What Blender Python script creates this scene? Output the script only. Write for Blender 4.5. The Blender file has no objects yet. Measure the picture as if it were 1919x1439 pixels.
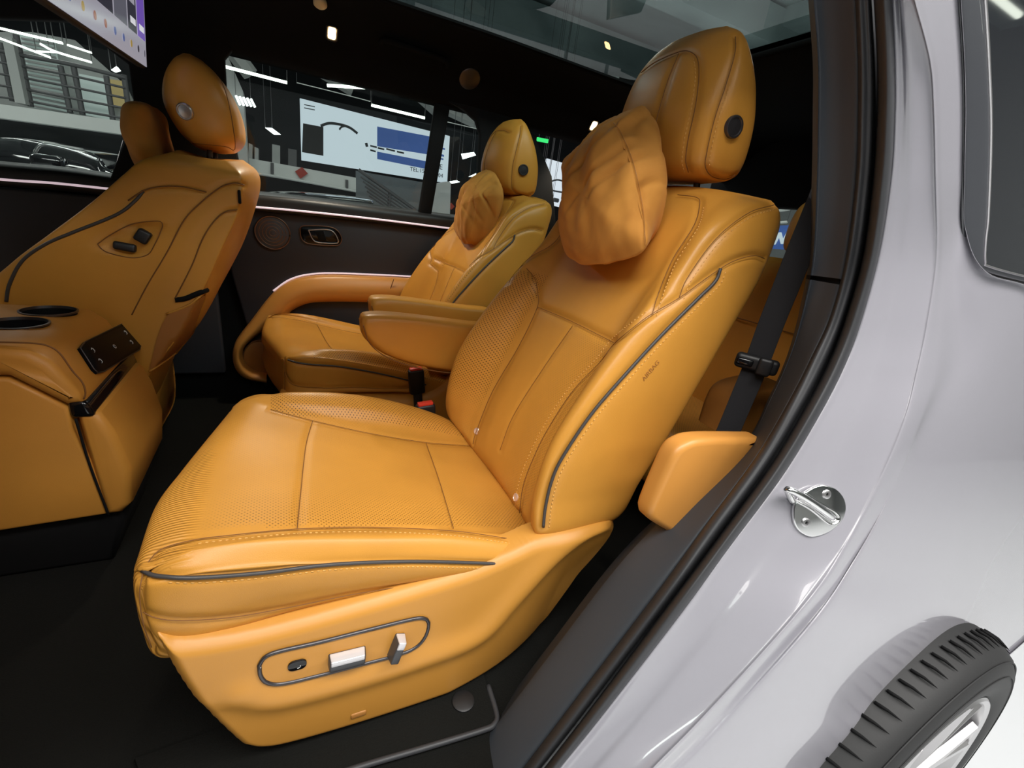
import bpy, bmesh, math, random
import numpy as np
from mathutils import Vector, Matrix
from mathutils.bvhtree import BVHTree

random.seed(7); np.random.seed(7)
SC = bpy.context.scene
COL = SC.collection

# ------------------------------------------------------------------ camera
# The photographer stands in the open rear door; the camera is the origin of
# the scene: X runs rearward along the car, Y across the cabin, Z up.
FPX = 855.885; PPX, PPY = 959.5, 719.5
def _cam_axes(vx=(2700., 660.), vv=(620., 3100.)):
    a = np.array([vx[0]-PPX, vx[1]-PPY, FPX]); b = np.array([vv[0]-PPX, vv[1]-PPY, FPX])
    X = a/np.linalg.norm(a); Z = -b/np.linalg.norm(b); Y = np.cross(Z, X)
    return np.stack([X, Y, Z])
RW = _cam_axes()
cam_d = bpy.data.cameras.new('camera'); cam = bpy.data.objects.new('camera', cam_d); COL.objects.link(cam)
cam_d.sensor_width = 36.0; cam_d.lens = FPX/1919.0*36.0; cam_d.clip_start = 0.02; cam_d.clip_end = 200
_m = Matrix.Identity(4)
for r in range(3):
    _m[r][0] = RW[r, 0]; _m[r][1] = -RW[r, 1]; _m[r][2] = -RW[r, 2]
cam.matrix_world = _m
SC.camera = cam

# ------------------------------------------------------------------ world, lamps, exposure
GROUND = -1.39; HALL_TOP = 3.1
w = bpy.data.worlds.new('hall_air'); SC.world = w; w.use_nodes = True
w.node_tree.nodes['Background'].inputs[0].default_value = (0.75, 0.8, 0.86, 1)
w.node_tree.nodes['Background'].inputs[1].default_value = 0.25
def area(name, loc, rot, sx, sy, watts, col=(1, .97, .93)):
    l = bpy.data.lights.new(name, 'AREA'); l.shape = 'RECTANGLE'; l.size = sx; l.size_y = sy
    l.energy = watts; l.color = col
    o = bpy.data.objects.new(name, l); COL.objects.link(o); o.location = loc; o.rotation_euler = rot
    o['kind'] = 'structure'
    return o
# rows of ceiling lamps: over the aisle beside the open door, and over the hall beyond the car
for x, y, e in [(-2.6, -1.1, 130), (-.3, -1.1, 158), (2.0, -1.1, 140), (-2.4, -3.2, 60), (.4, -3.2, 60), (3.4, -3.0, 120)]:
    area('hall_light', (x, y, 2.75), (0, 0, 0), 2.0, .9, e)
for x, y, e in [(-4, 4.6, 90), (-.5, 4.6, 45), (3, 4.6, 45), (-3, 8.6, 50), (3, 8.6, 30), (5.5, 3, 40)]:
    area('hall_light', (x, y, 2.5), (0, 0, 0), 1.6, .3, e)
for x, y, e in [(-3, 5.0, 18), (1.2, 5.4, 16), (4.6, 4.6, 16)]:      # upward lights added to brighten the ceiling, no fixtures hang there
    area('hall_light', (x, y, 1.9), (math.pi, 0, 0), 1.8, .6, e)
SC.view_settings.view_transform = 'Standard'; SC.view_settings.look = 'None'
SC.view_settings.exposure = -0.46; SC.view_settings.gamma = 1.0; SC.view_settings.use_curve_mapping = False

# ------------------------------------------------------------------ pixel helpers
def ray(px): return RW @ np.array([px[0]-PPX, px[1]-PPY, FPX])
def at(px, axis, val):
    d = ray(px); return d*(val/d[axis])
def atY(pxs, y):
    ys = y if hasattr(y, '__len__') else [y]*len(pxs)
    return np.array([at(p, 1, q) for p, q in zip(pxs, ys)])

# ------------------------------------------------------------------ mesh data
class MD:
    def __init__(s, v, f, attrs=None):
        s.v = np.asarray(v, float).reshape(-1, 3); s.f = list(map(tuple, f)); s.attrs = attrs or {}
    def copy(s): return MD(s.v.copy(), list(s.f), {k: a.copy() for k, a in s.attrs.items()})
    def bvh(s): return BVHTree.FromPolygons([tuple(p) for p in s.v], s.f)
    def normals(s):
        n = np.zeros_like(s.v)
        for k in (3, 4):
            Q = np.array([q for q in s.f if len(q) == k], int)
            if not len(Q): continue
            for j in range(1, k-1):
                c = np.cross(s.v[Q[:, j]]-s.v[Q[:, 0]], s.v[Q[:, j+1]]-s.v[Q[:, 0]])
                for i in (Q[:, 0], Q[:, j], Q[:, j+1]):
                    for ax in range(3): n[:, ax] += np.bincount(i, c[:, ax], len(s.v))
        l = np.linalg.norm(n, axis=1, keepdims=True); l[l == 0] = 1
        return n/l
def merge(ms):
    v = []; f = []; o = 0
    for m in ms:
        v.append(m.v); f += [tuple(i+o for i in q) for q in m.f]; o += len(m.v)
    return MD(np.concatenate(v), f)

def catmull(P, n, closed=False):
    P = np.asarray(P, float); N = len(P)
    if closed: idx = np.linspace(0, N, n, endpoint=False)
    else: idx = np.linspace(0, N-1, n)
    i = np.floor(idx).astype(int)
    if not closed: i = np.clip(i, 0, N-2)
    t = (idx-i).reshape([-1]+[1]*(P.ndim-1))
    if closed:
        p0, p1, p2, p3 = P[(i-1) % N], P[i % N], P[(i+1) % N], P[(i+2) % N]
    else:
        g = lambda k: np.where((k < 0).reshape(t.shape), 2*P[0]-P[min(1, N-1)], np.where((k > N-1).reshape(t.shape), 2*P[-1]-P[-2], P[np.clip(k, 0, N-1)]))
        p0, p1, p2, p3 = g(i-1), P[i], P[i+1], g(i+2)
    return .5*((2*p1)+(p2-p0)*t+(2*p0-5*p1+4*p2-p3)*t*t+(3*p1-p0-3*p2+p3)*t**3)
def resample(P, n):
    P = np.asarray(P, float); d = np.r_[0, np.cumsum(np.linalg.norm(np.diff(P, axis=0), axis=1))]
    s = np.linspace(0, d[-1], n)
    return np.stack([np.interp(s, d, P[:, k]) for k in range(P.shape[1])], 1)
def smooth_line(P, n): return resample(catmull(P, max(80, 12*len(P))), n)

def grid_md(G, closed=False, cap0=False, cap1=False):
    G = np.asarray(G); a, b = G.shape[:2]
    J = np.arange(b if closed else b-1); K = (J+1) % b; I = np.arange(a-1)[:, None]*b
    f = np.stack([I+J, I+K, I+b+K, I+b+J], -1).reshape(-1, 4).tolist()
    v = G.reshape(-1, 3)
    ex = []
    n = len(v)
    if cap0:
        ex.append(G[0].mean(0)); f += [(n, (j+1) % b, j) for j in range(b)]; n += 1
    if cap1:
        ex.append(G[-1].mean(0)); o = (a-1)*b; f += [(n, o+j, o+(j+1) % b) for j in range(b)]; n += 1
    if ex: v = np.concatenate([v, np.array(ex)])
    return MD(v, f)
def loft(S, n, m, closed=True, caps=True):
    """S: sections x control points x 3, smoothed both ways."""
    S = np.asarray(S, float)
    A = np.stack([catmull(r, m, closed) for r in S])
    B = catmull(A, n)
    md = grid_md(B, closed, caps, caps)
    return orient(md)
def orient(md):
    """faces outward for a roughly star-shaped closed mesh"""
    c = md.v.mean(0); vol = 0; w_ = md.v-c
    for k in (3, 4):
        Q = np.array([q for q in md.f if len(q) == k], int)
        if not len(Q): continue
        for j in range(1, k-1): vol += np.einsum('ij,ij->i', w_[Q[:, 0]], np.cross(w_[Q[:, j]], w_[Q[:, j+1]])).sum()
    if vol < 0: md.f = [q[::-1] for q in md.f]
    return md
def frames(P):
    P = np.asarray(P, float); T = np.gradient(P, axis=0); T /= np.linalg.norm(T, axis=1, keepdims=True)+1e-12
    up = np.array([0, 0, 1.]) if abs(T[0][2]) < .9 else np.array([1., 0, 0])
    N = []; u = up
    for t in T:
        u = u-t*np.dot(u, t); u /= np.linalg.norm(u)+1e-12; N.append(u.copy())
    N = np.array(N); return T, N, np.cross(T, N)
def tube(P, r, k=6, caps=True):
    P = np.asarray(P, float); T, N, B = frames(P)
    rr = np.broadcast_to(np.asarray(r, float), (len(P),))
    a = np.linspace(0, 2*math.pi, k, endpoint=False)
    G = P[:, None]+rr[:, None, None]*(np.cos(a)[None, :, None]*N[:, None]+np.sin(a)[None, :, None]*B[:, None])
    return orient(grid_md(G, True, caps, caps))
def ribbon(P, wvec, thick_vec):
    """flat band with thickness: P centre line, wvec half width vector(s), thick_vec half thickness"""
    P = np.asarray(P, float); W = np.broadcast_to(wvec, P.shape); H = np.broadcast_to(thick_vec, P.shape)
    G = np.stack([P-W-H*.6, P-W*.94-H, P+W*.94-H, P+W-H*.6, P+W+H*.6, P+W*.94+H, P-W*.94+H, P-W+H*.6], 1)
    return orient(grid_md(G, True, True, True))
def from_bm(bm):
    bm.verts.ensure_lookup_table(); bm.verts.index_update()
    md = MD([v.co[:] for v in bm.verts], [[v.index for v in f.verts] for f in bm.faces]); bm.free(); return md
def box(c, s, bevel=0, seg=2, rot=None):
    bm = bmesh.new(); bmesh.ops.create_cube(bm, size=1)
    bmesh.ops.scale(bm, vec=Vector(s), verts=bm.verts)
    if bevel > 0: bmesh.ops.bevel(bm, geom=list(bm.edges), offset=min(bevel, .49*min(s)), segments=seg, profile=.5, affect='EDGES')
    md = from_bm(bm)
    if rot is not None: md.v = md.v @ np.array(rot).T
    md.v = md.v+np.array(c); return md
def prism(outline, vec, bevel=0, seg=2):
    """polygon (3-D points) extruded by vec, rims bevelled"""
    bm = bmesh.new(); o = [bm.verts.new(tuple(p)) for p in outline]
    f = bm.faces.new(o)
    r = bmesh.ops.extrude_face_region(bm, geom=[f]); nv = [g for g in r['geom'] if isinstance(g, bmesh.types.BMVert)]
    bmesh.ops.translate(bm, vec=Vector(vec), verts=nv)
    bm.normal_update()
    if bevel > 0:
        cap = [e for e in bm.edges if any(len(x.verts) > 4 or x.index < 0 for x in e.link_faces)]
        capf = [x for x in bm.faces if len(x.verts) == len(outline)]
        if len(outline) == 4: cap = list(bm.edges)
        else: cap = list({e for x in capf for e in x.edges})
        bmesh.ops.bevel(bm, geom=cap, offset=bevel, segments=seg, profile=.5, affect='EDGES')
    bmesh.ops.recalc_face_normals(bm, faces=bm.faces)
    return from_bm(bm)
def rrect(w_, h_, r, n=5):
    p = []
    for cx, cy, a0 in ((w_/2-r, h_/2-r, 0), (-w_/2+r, h_/2-r, 90), (-w_/2+r, -h_/2+r, 180), (w_/2-r, -h_/2+r, 270)):
        for k in range(n+1):
            a = math.radians(a0+90*k/n); p.append((cx+r*math.cos(a), cy+r*math.sin(a)))
    return np.array(p)
def disc_pts(c, u, v_, r, n=28, r2=None):
    a = np.linspace(0, 2*math.pi, n, endpoint=False); r2 = r2 or r
    return np.asarray(c)+r*np.cos(a)[:, None]*np.asarray(u)+r2*np.sin(a)[:, None]*np.asarray(v_)
def lathe(prof, c, axis, u=None, n=32, caps=True):
    """prof: (radius, height) pairs along axis from c"""
    axis = np.array(axis, float); axis /= np.linalg.norm(axis)
    u = np.array([1., 0, 0]) if abs(axis[0]) < .8 else np.array([0, 0, 1.])
    u = u-axis*np.dot(u, axis); u /= np.linalg.norm(u); w2 = np.cross(axis, u)
    a = np.linspace(0, 2*math.pi, n, endpoint=False)
    G = np.array([[np.asarray(c)+axis*h+r*(math.cos(t)*u+math.sin(t)*w2) for t in a] for r, h in prof])
    return orient(grid_md(G, True, caps, caps))
def plane_frame(n):
    n = np.array(n, float); n /= np.linalg.norm(n)
    u = np.array([1., 0, 0])-n*n[0]
    if np.linalg.norm(u) < .2: u = np.array([0, 1., 0])-n*n[1]
    u /= np.linalg.norm(u); return u, np.cross(n, u), n

# ------------------------------------------------------------------ objects
def obj(name, md, m, parent=None, T=None, smooth=True, auto=None, label=None, sub=0):
    v = md.v; f = md.f
    if T is not None: v = T(v); f = [q[::-1] for q in f] if getattr(T, 'flip', False) else f
    me = bpy.data.meshes.new(name); me.from_pydata([tuple(p) for p in v], [], f)
    for k, a in md.attrs.items():
        at_ = me.attributes.new(k, 'FLOAT', 'POINT'); at_.data.foreach_set('value', np.asarray(a, np.float32))
    if smooth:
        me.polygons.foreach_set('use_smooth', [True]*len(me.polygons))
        if auto:
            bm = bmesh.new(); bm.from_mesh(me)
            lim = math.radians(auto)
            for e in bm.edges:
                if len(e.link_faces) == 2 and e.calc_face_angle(0) > lim: e.smooth = False
            bm.to_mesh(me); bm.free()
    me.materials.append(m); me.update()
    o = bpy.data.objects.new(name, me); COL.objects.link(o)
    if parent is not None:
        o.parent = parent
        o.matrix_parent_inverse = parent_world(parent).inverted()
    if label: o['label'] = label
    return o
def parent_world(o):
    # parents are only ever translated
    t = Vector((0, 0, 0)); p = o
    while p is not None:
        t = t+p.location; p = p.parent if p.type == 'EMPTY' and p.parent else None
    return Matrix.Translation(t)
def thing(name, label, cat, loc, group=None):
    o = bpy.data.objects.new(name, None); COL.objects.link(o); o.location = loc; o.empty_display_size = .05
    o['label'] = label; o['category'] = cat
    if group: o['group'] = group
    return o
def tag(o, label, cat, group=None):
    o['label'] = label; o['category'] = cat
    if group: o['group'] = group
    return o
def struct(o, label=None):
    o['kind'] = 'structure'
    if label: o['label'] = label
    return o
def text_md(s, size, origin, u, v_, depth=.0004, bold=0.0, shear=0, align='LEFT'):
    c = bpy.data.curves.new('lettering', 'FONT'); c.body = s; c.size = size; c.extrude = depth; c.offset = bold; c.shear = shear
    c.align_x = align; c.resolution_u = 3
    t = bpy.data.objects.new('lettering', c); COL.objects.link(t)
    bpy.context.view_layer.update()
    me = bpy.data.meshes.new_from_object(t.evaluated_get(bpy.context.evaluated_depsgraph_get()))
    P = np.array([p.co[:] for p in me.vertices]); f = [tuple(p.vertices) for p in me.polygons]
    bpy.data.objects.remove(t); bpy.data.curves.remove(c); bpy.data.meshes.remove(me)
    u = np.array(u, float); v_ = np.array(v_, float); n = np.cross(u, v_)
    return MD(np.asarray(origin)+P[:, :1]*u+P[:, 1:2]*v_+P[:, 2:3]*n, f)

# ------------------------------------------------------------------ materials
MATS = {}
def mat(name, col, rough=.5, metal=0, coat=0, emis=None, estr=0, spec=.5, bump=None, coat_r=.03):
    m = bpy.data.materials.new(name); m.use_nodes = True; nt = m.node_tree; b = nt.nodes['Principled BSDF']
    b.inputs['Base Color'].default_value = (*col, 1); b.inputs['Roughness'].default_value = rough; b.inputs['Metallic'].default_value = metal
    b.inputs['Coat Weight'].default_value = coat; b.inputs['Coat Roughness'].default_value = coat_r
    b.inputs['Specular IOR Level'].default_value = spec
    if emis: b.inputs['Emission Color'].default_value = (*emis, 1); b.inputs['Emission Strength'].default_value = estr
    if bump:
        sc, st, dist = bump
        tc = nt.nodes.new('ShaderNodeTexCoord'); no = nt.nodes.new('ShaderNodeTexNoise'); no.inputs['Scale'].default_value = sc; no.inputs['Detail'].default_value = 4
        bu = nt.nodes.new('ShaderNodeBump'); bu.inputs['Strength'].default_value = st; bu.inputs['Distance'].default_value = dist
        nt.links.new(tc.outputs['Object'], no.inputs['Vector']); nt.links.new(no.outputs['Fac'], bu.inputs['Height']); nt.links.new(bu.outputs['Normal'], b.inputs['Normal'])
    MATS[name] = m; return m
def vary(m, a, b_, scale, detail=3, dist=0.0, lo=.3, hi=.7):
    """mottle the base colour of m between a and b_"""
    nt = m.node_tree; b = nt.nodes['Principled BSDF']
    tc = nt.nodes.new('ShaderNodeTexCoord'); no = nt.nodes.new('ShaderNodeTexNoise')
    no.inputs['Scale'].default_value = scale; no.inputs['Detail'].default_value = detail; no.inputs['Distortion'].default_value = dist
    r = nt.nodes.new('ShaderNodeValToRGB'); r.color_ramp.elements[0].position = lo; r.color_ramp.elements[1].position = hi
    r.color_ramp.elements[0].color = (*a, 1); r.color_ramp.elements[1].color = (*b_, 1)
    nt.links.new(tc.outputs['Object'], no.inputs['Vector']); nt.links.new(no.outputs['Fac'], r.inputs['Fac']); nt.links.new(r.outputs['Color'], b.inputs['Base Color'])
    return m

def leather(name, col, rough=.38, perf=None):
    """perf: (axis a, axis b) object axes of a perforation grid masked by the point attribute 'perf';
    the attribute 'ribs' turns on fine stitched ribs along axis b"""
    m = bpy.data.materials.new(name); m.use_nodes = True; nt = m.node_tree; N = nt.nodes; L = nt.links
    b = N['Principled BSDF']; b.inputs['Roughness'].default_value = rough; b.inputs['Specular IOR Level'].default_value = .4
    tc = N.new('ShaderNodeTexCoord')
    vo = N.new('ShaderNodeTexVoronoi'); vo.inputs['Scale'].default_value = 900; L.new(tc.outputs['Object'], vo.inputs['Vector'])
    no = N.new('ShaderNodeTexNoise'); no.inputs['Scale'].default_value = 9; no.inputs['Detail'].default_value = 4; L.new(tc.outputs['Object'], no.inputs['Vector'])
    r = N.new('ShaderNodeValToRGB'); e = r.color_ramp.elements
    e[0].position = .3; e[1].position = .7
    e[0].color = (*[c*.93 for c in col], 1); e[1].color = (*[min(1, c*1.04) for c in col], 1); L.new(no.outputs['Fac'], r.inputs['Fac'])
    colout = r.outputs['Color']; hgt = vo.outputs['Distance']
    bu = N.new('ShaderNodeBump'); bu.inputs['Strength'].default_value = .12; bu.inputs['Distance'].default_value = .0006
    L.new(hgt, bu.inputs['Height'])
    nrm = bu.outputs['Normal']
    if perf:
        def M(op, a, c=None):
            q = N.new('ShaderNodeMath'); q.operation = op
            for i, s_ in enumerate((a, c)):
                if s_ is None: continue
                if hasattr(s_, 'is_linked') or hasattr(s_, 'links'): L.new(s_, q.inputs[i])
                else: q.inputs[i].default_value = s_
            return q.outputs[0]
        sep = N.new('ShaderNodeSeparateXYZ'); L.new(tc.outputs['Object'], sep.inputs[0])
        A = sep.outputs['XYZ'.index(perf[0])]; B = sep.outputs['XYZ'.index(perf[1])]
        k = 1/.0046
        a1 = M('MULTIPLY', M('ADD', A, B), k*.7071); b1 = M('MULTIPLY', M('SUBTRACT', A, B), k*.7071)
        fa = M('SUBTRACT', M('FRACT', M('ADD', a1, 500.)), .5); fb = M('SUBTRACT', M('FRACT', M('ADD', b1, 500.)), .5)
        d = M('SQRT', M('ADD', M('MULTIPLY', fa, fa), M('MULTIPLY', fb, fb)))
        hole = M('SUBTRACT', 1., M('SMOOTH_MIN', M('MULTIPLY', d, 3.6), 1.))
        hole = M('LESS_THAN', d, .22)
        at_ = N.new('ShaderNodeAttribute'); at_.attribute_name = 'perf'
        # each row of holes fades into plain leather where the perforated zone ends
        noz = N.new('ShaderNodeTexNoise'); noz.inputs['Scale'].default_value = 14; L.new(tc.outputs['Object'], noz.inputs['Vector'])
        hm = M('MULTIPLY', hole, M('MINIMUM', at_.outputs['Fac'], 1.))
        mx = N.new('ShaderNodeMix'); mx.data_type = 'RGBA'; L.new(hm, mx.inputs['Factor']); L.new(colout, mx.inputs['A'])
        mx.inputs['B'].default_value = (*[c*.28 for c in col], 1); colout = mx.outputs['Result']
        rb = N.new('ShaderNodeAttribute'); rb.attribute_name = 'ribs'
        wv = M('SINE', M('MULTIPLY', B, 2*math.pi/.0052))
        h2 = M('ADD', M('MULTIPLY', hm, -1.), M('MULTIPLY', M('MULTIPLY', wv, rb.outputs['Fac']), .5))
        bu2 = N.new('ShaderNodeBump'); bu2.inputs['Strength'].default_value = .8; bu2.inputs['Distance'].default_value = .0015
        L.new(h2, bu2.inputs['Height']); L.new(nrm, bu2.inputs['Normal']); nrm = bu2.outputs['Normal']
    L.new(colout, b.inputs['Base Color']); L.new(nrm, b.inputs['Normal'])
    MATS[name] = m; return m
TAN = (.62, .282, .043)
leather('leather', TAN)
leather('leather_perf_seat', TAN, perf='XY')
leather('leather_perf_back', TAN, perf='YZ')
leather('leather_dim', (.60, .265, .042), .45)
mat('tan_plastic', (.58, .262, .042), .42, bump=(700, .1, .0006))
mat('seam', (.20, .08, .018), .7)
mat('thread', (.78, .43, .12), .6)
mat('switch_shaded', (.07, .07, .075), .35, .3)  # metal switch body, darkness of its front face put into the colour
mat('switch_lit', (.72, .70, .72), .3, .4)  # same metal, bright reflection of its upward face put into the colour
mat('piping_grey', (.055, .05, .048), .45)
mat('black_plastic', (.012, .012, .013), .45, bump=(900, .1, .0005))
mat('gloss_black', (.006, .006, .007), .08)
mat('soft_black', (.006, .006, .0065), .8, spec=.2)
mat('chrome', (.80, .80, .80), .13, 1)
mat('satin_metal', (.55, .54, .55), .3, .9)
mat('dark_metal', (.10, .095, .10), .35, .8)
mat('red_button', (.75, .05, .025), .4)
mat('icon_white', (.8, .8, .8), .5)
mat('copper', (.95, .78, .68), .3, .6)
mat('dark_tan', (.40, .17, .036), .5)  # darker tan, stands for relief shading on the airbag mark
# ================================================================== second-row seat (measured on the near one)
YC = .725          # centre of the near seat
MID = 1.13         # centre line of the cabin
def drape(bvh, pxs, n=60, lift=0.0, raw=False):
    line = pxs if raw else smooth_line(np.array(pxs, float), n)
    P = []; Nn = []
    for p in line:
        d = Vector(ray(p)).normalized(); h = bvh.ray_cast(Vector((0, 0, 0)), d)
        if h[0] is None: continue
        nn = h[1] if h[1].dot(d) < 0 else -h[1]
        P.append(np.array(h[0])+np.array(nn)*lift); Nn.append(np.array(nn))
    return np.array(P), np.array(Nn)
def groove(md, lines, depth=.004, width=.006):
    n = md.normals()
    dm = np.full(len(md.v), 9.)
    for ln in lines:
        L = resample(ln, max(8, int(np.linalg.norm(np.diff(ln, axis=0), axis=1).sum()/.002)))
        lo = L.min(0)-3*width; hi = L.max(0)+3*width
        ix = np.where(((md.v > lo) & (md.v < hi)).all(1))[0]
        for k in range(0, len(ix), 4000):
            j = ix[k:k+4000]
            dm[j] = np.minimum(dm[j], np.sqrt(((md.v[j][:, None]-L[None])**2).sum(2)).min(1))
    md.v = md.v-n*(depth*np.exp(-(dm/width)**2))[:, None]
    return md
def offset_px(pxs, o):
    L = smooth_line(np.array(pxs, float), 80); t = np.gradient(L, axis=0); t /= np.linalg.norm(t, axis=1, keepdims=True)
    return L+o*np.stack([-t[:, 1], t[:, 0]], 1)
def stitches(P, step=.0066, ln=.0046, r=.0007):
    d = np.linalg.norm(np.diff(P, axis=0), axis=1).sum(); n = max(2, int(d/step)); out = []
    L = resample(P, n*10)
    for i in range(n):
        seg = L[i*10:i*10+max(2, int(10*ln/step))]
        if len(seg) >= 2: out.append(tube(seg[[0, -1]], r, 4))
    return merge(out)

# ---- cushion
def cushion():
    S = []
    #      x     zt     zb     zp    c1    c2   wf
    rows = [(-.156, -.440, -.500, -.465, .000, .000, .60), (-.153, -.418, -.530, -.448, .000, .000, .87),
            (-.140, -.404, -.545, -.425, .002, .002, .97), (-.108, -.397, -.540, -.413, .007, .006, 1.0), (-.06, -.402, -.525, -.414, .014, .015, 1.0),
            (.0, -.413, -.512, -.421, .019, .030, 1.0), (.1, -.435, -.512, -.442, .021, .046, 1.0), (.2, -.456, -.515, -.468, .020, .046, 1.0),
            (.3, -.480, -.525, -.496, .014, .034, 1.0), (.37, -.498, -.545, -.515, .008, .016, .955), (.43, -.52, -.55, -.53, 0, 0, .78)]
    for x, zt, zb, zp, c1, c2, wf in rows:
        fr = min(1, max(0, (.05-x)/.17))               # 1 at the front lip
        ws = .175+.04*fr
        loop = [(0, zt-.003), (-.09, zt-.001), (-ws, zt+.001), (-ws-.022+.01*fr, zt+.7*c1), (-.222, zt+c1), (-.237, zt+.35*c1-.006), (-.243, zp), (-.238, (zp+zb)/2), (-.214, zb),
                (-.12, zb-.006), (0, zb-.006), (.12, zb-.006), (.232, zb), (.245, (zp+zb)/2), (.248, zp+.4*c2), (.243, zt+.45*c2), (.222, zt+c2), (ws+.012-.01*fr, zt+.75*c2), (ws-.02, zt+.12*c2), (.09, zt-.001)]
        sec = []
        for v, z in loop:
            v2 = v*wf; skew = (.004+.25*v2 if v2 > -.06 else -.011+.03*abs(v2+.06))*.9
            sec.append((x+max(-.01, skew)*fr**1.3, YC+v2, z))
        S.append(sec)
    return loft(S, 190, 200)
CU = cushion(); CUB = CU.bvh()
cu_px = {'top_outer': [(277, 1054), (302, 1029), (361, 1012), (430, 1003), (557, 991), (700, 988), (850, 995), (960, 1010)],
         'top_inner': [(507, 767), (586, 788), (694, 812), (798, 829), (880, 835)],
         'cross_a': [(586, 788), (573, 837), (563, 929), (557, 990)], 'cross_b': [(798, 829), (823, 900), (850, 990)],
         'low': [(268, 1147), (293, 1158), (340, 1163), (433, 1157), (533, 1140), (667, 1113), (840, 1085), (925, 1066)],
         'front': [(268, 1073), (262, 1107), (264, 1143), (271, 1177), (284, 1213)]}
cu_pip = [(267, 1069), (294, 1079), (365, 1082), (490, 1073), (615, 1058), (761, 1052), (880, 1054), (948, 1057)]
cu_lines = {k: drape(CUB, p, 70)[0] for k, p in cu_px.items()}
cu_pipe = drape(CUB, cu_pip, 90, .0005)[0]
def mir(L):
    q = L.copy(); q[:, 1] = 2*YC-q[:, 1]; return q
def snap(bvh, L, lift=0):        # mirrored seams are laid onto the inboard surface
    out = []
    for p in mir(L):
        h = bvh.find_nearest(Vector(p)); out.append(np.array(h[0])+np.array(h[1])*lift)
    return np.array(out)
for k_ in ('low', 'front'): cu_lines['inboard_'+k_] = snap(CUB, cu_lines[k_])
cu_pipe2 = snap(CUB, cu_pipe, .0005)[10:]
CU.attrs['perf'] = np.zeros(len(CU.v)); CU.attrs['ribs'] = np.zeros(len(CU.v))
def _cu_attr():
    x, y, z = CU.v.T; v = y-YC; n = CU.normals()
    inner = (v > .165) & (n[:, 2] > .25) & (x > -.03+.12*(v < .19)*0)
    a = np.zeros(len(x)); a[inner] = 1
    cen = (np.abs(v) <= .168) & (n[:, 2] > .6) & (x > -.10)
    fade = np.clip(1-(v+.172)/.10, 0, 1)
    a[cen] = .12+.8*fade[cen]
    a *= np.clip((x+.105+.25*np.clip(v+.05, 0, .2))/.05, 0, 1)
    CU.attrs['perf'] = a
    CU.attrs['ribs'] = np.clip((-.098-x)/.02, 0, 1)*(n[:, 0] < .3)*(np.abs(v) < .232)
_cu_attr()
CU = groove(CU, [cu_lines[k] for k in ('top_outer', 'top_inner', 'low', 'front', 'inboard_low', 'inboard_front')]+[cu_pipe, cu_pipe2], .0042, .006)
CU = groove(CU, [cu_lines['cross_a'], cu_lines['cross_b']], .003, .0045)
CUB = CU.bvh()

# ---- backrest
def backrest():
    S = []
    #     z     xc    xs    xk    xp    xr    xb   hw
    rows = [(-.515, .385, .382, .382, .40, .455, .46, .62), (-.488, .376, .372, .366, .38, .48, .49, .80), (-.455, .38, .376, .343, .354, .515, .525, 1.0),
            (-.39, .398, .395, .336, .352, .543, .555, 1.0), (-.30, .430, .427, .352, .378, .582, .60, 1.0), (-.20, .470, .467, .405, .432, .622, .64, 1.0),
            (-.11, .510, .507, .466, .500, .660, .68, .995), (-.04, .543, .541, .520, .565, .692, .71, .985), (.02, .570, .568, .555, .60, .706, .725, .975),
            (.06, .592, .592, .588, .628, .712, .728, .955), (.086, .618, .620, .622, .655, .708, .718, .92), (.098, .645, .648, .652, .672, .698, .702, .84)]
    for z, xc, xs, xk, xp, xr, xb, hw in rows:
        loop = [(xc, 0), (xc-.001, -.07), (xs, -.140), (xs*.45+xk*.55, -.178), (xk, -.214), (xp*.75+xk*.25, -.234), (xp*.6+xr*.4, -.240), (xr-.02, -.232), (xr, -.205), (xb-.004, -.12), (xb, 0)]
        full = [(x, v*hw) for x, v in loop]+[(x, -v*hw) for x, v in loop[1:-1][::-1]]
        top = max(0, (z-.02)/.08)
        S.append([(x, YC+v, z-.020*top*(abs(v)/.22)**2) for x, v in full])
    return loft(S, 200, 190)
BK = backrest(); BKB = BK.bvh()
bk_px = {'outer': [(972, 975), (980, 912), (1000, 857), (1027, 803), (1073, 733), (1123, 680), (1150, 645), (1185, 615), (1220, 589), (1273, 558), (1330, 517), (1373, 490), (1413, 479), (1433, 485)],
         'yoke_low': [(1007, 575), (1073, 603), (1150, 642)],
         'inner': [(987, 503), (1003, 523), (1007, 547), (1007, 575), (973, 647), (923, 733), (893, 807), (886, 832)],
         'flute': [(1073, 610), (1020, 687), (963, 777), (937, 843)],
         'yoke_a': [(1222, 590), (1233, 553), (1260, 487), (1300, 423), (1311, 385), (1306, 370), (1270, 365)],
         'yoke_b': [(1273, 557), (1287, 523), (1323, 470), (1360, 430), (1407, 397), (1450, 384)]}
bk_pip = [(1018, 987), (1022, 950), (1033, 903), (1053, 858), (1107, 777), (1173, 700), (1240, 627), (1307, 560), (1340, 527), (1350, 503)]
bk_lines = {k: drape(BKB, p, 80)[0] for k, p in bk_px.items()}
bk_pipe = drape(BKB, bk_pip, 110, .0005)[0]
for k_ in ('yoke_a', 'yoke_b'): bk_lines['inboard_'+k_] = snap(BKB, bk_lines[k_])
bk_lines['inboard_outer'] = snap(BKB, bk_lines['outer'][45:])
bk_pipe2 = snap(BKB, bk_pipe, .0005)
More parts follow.
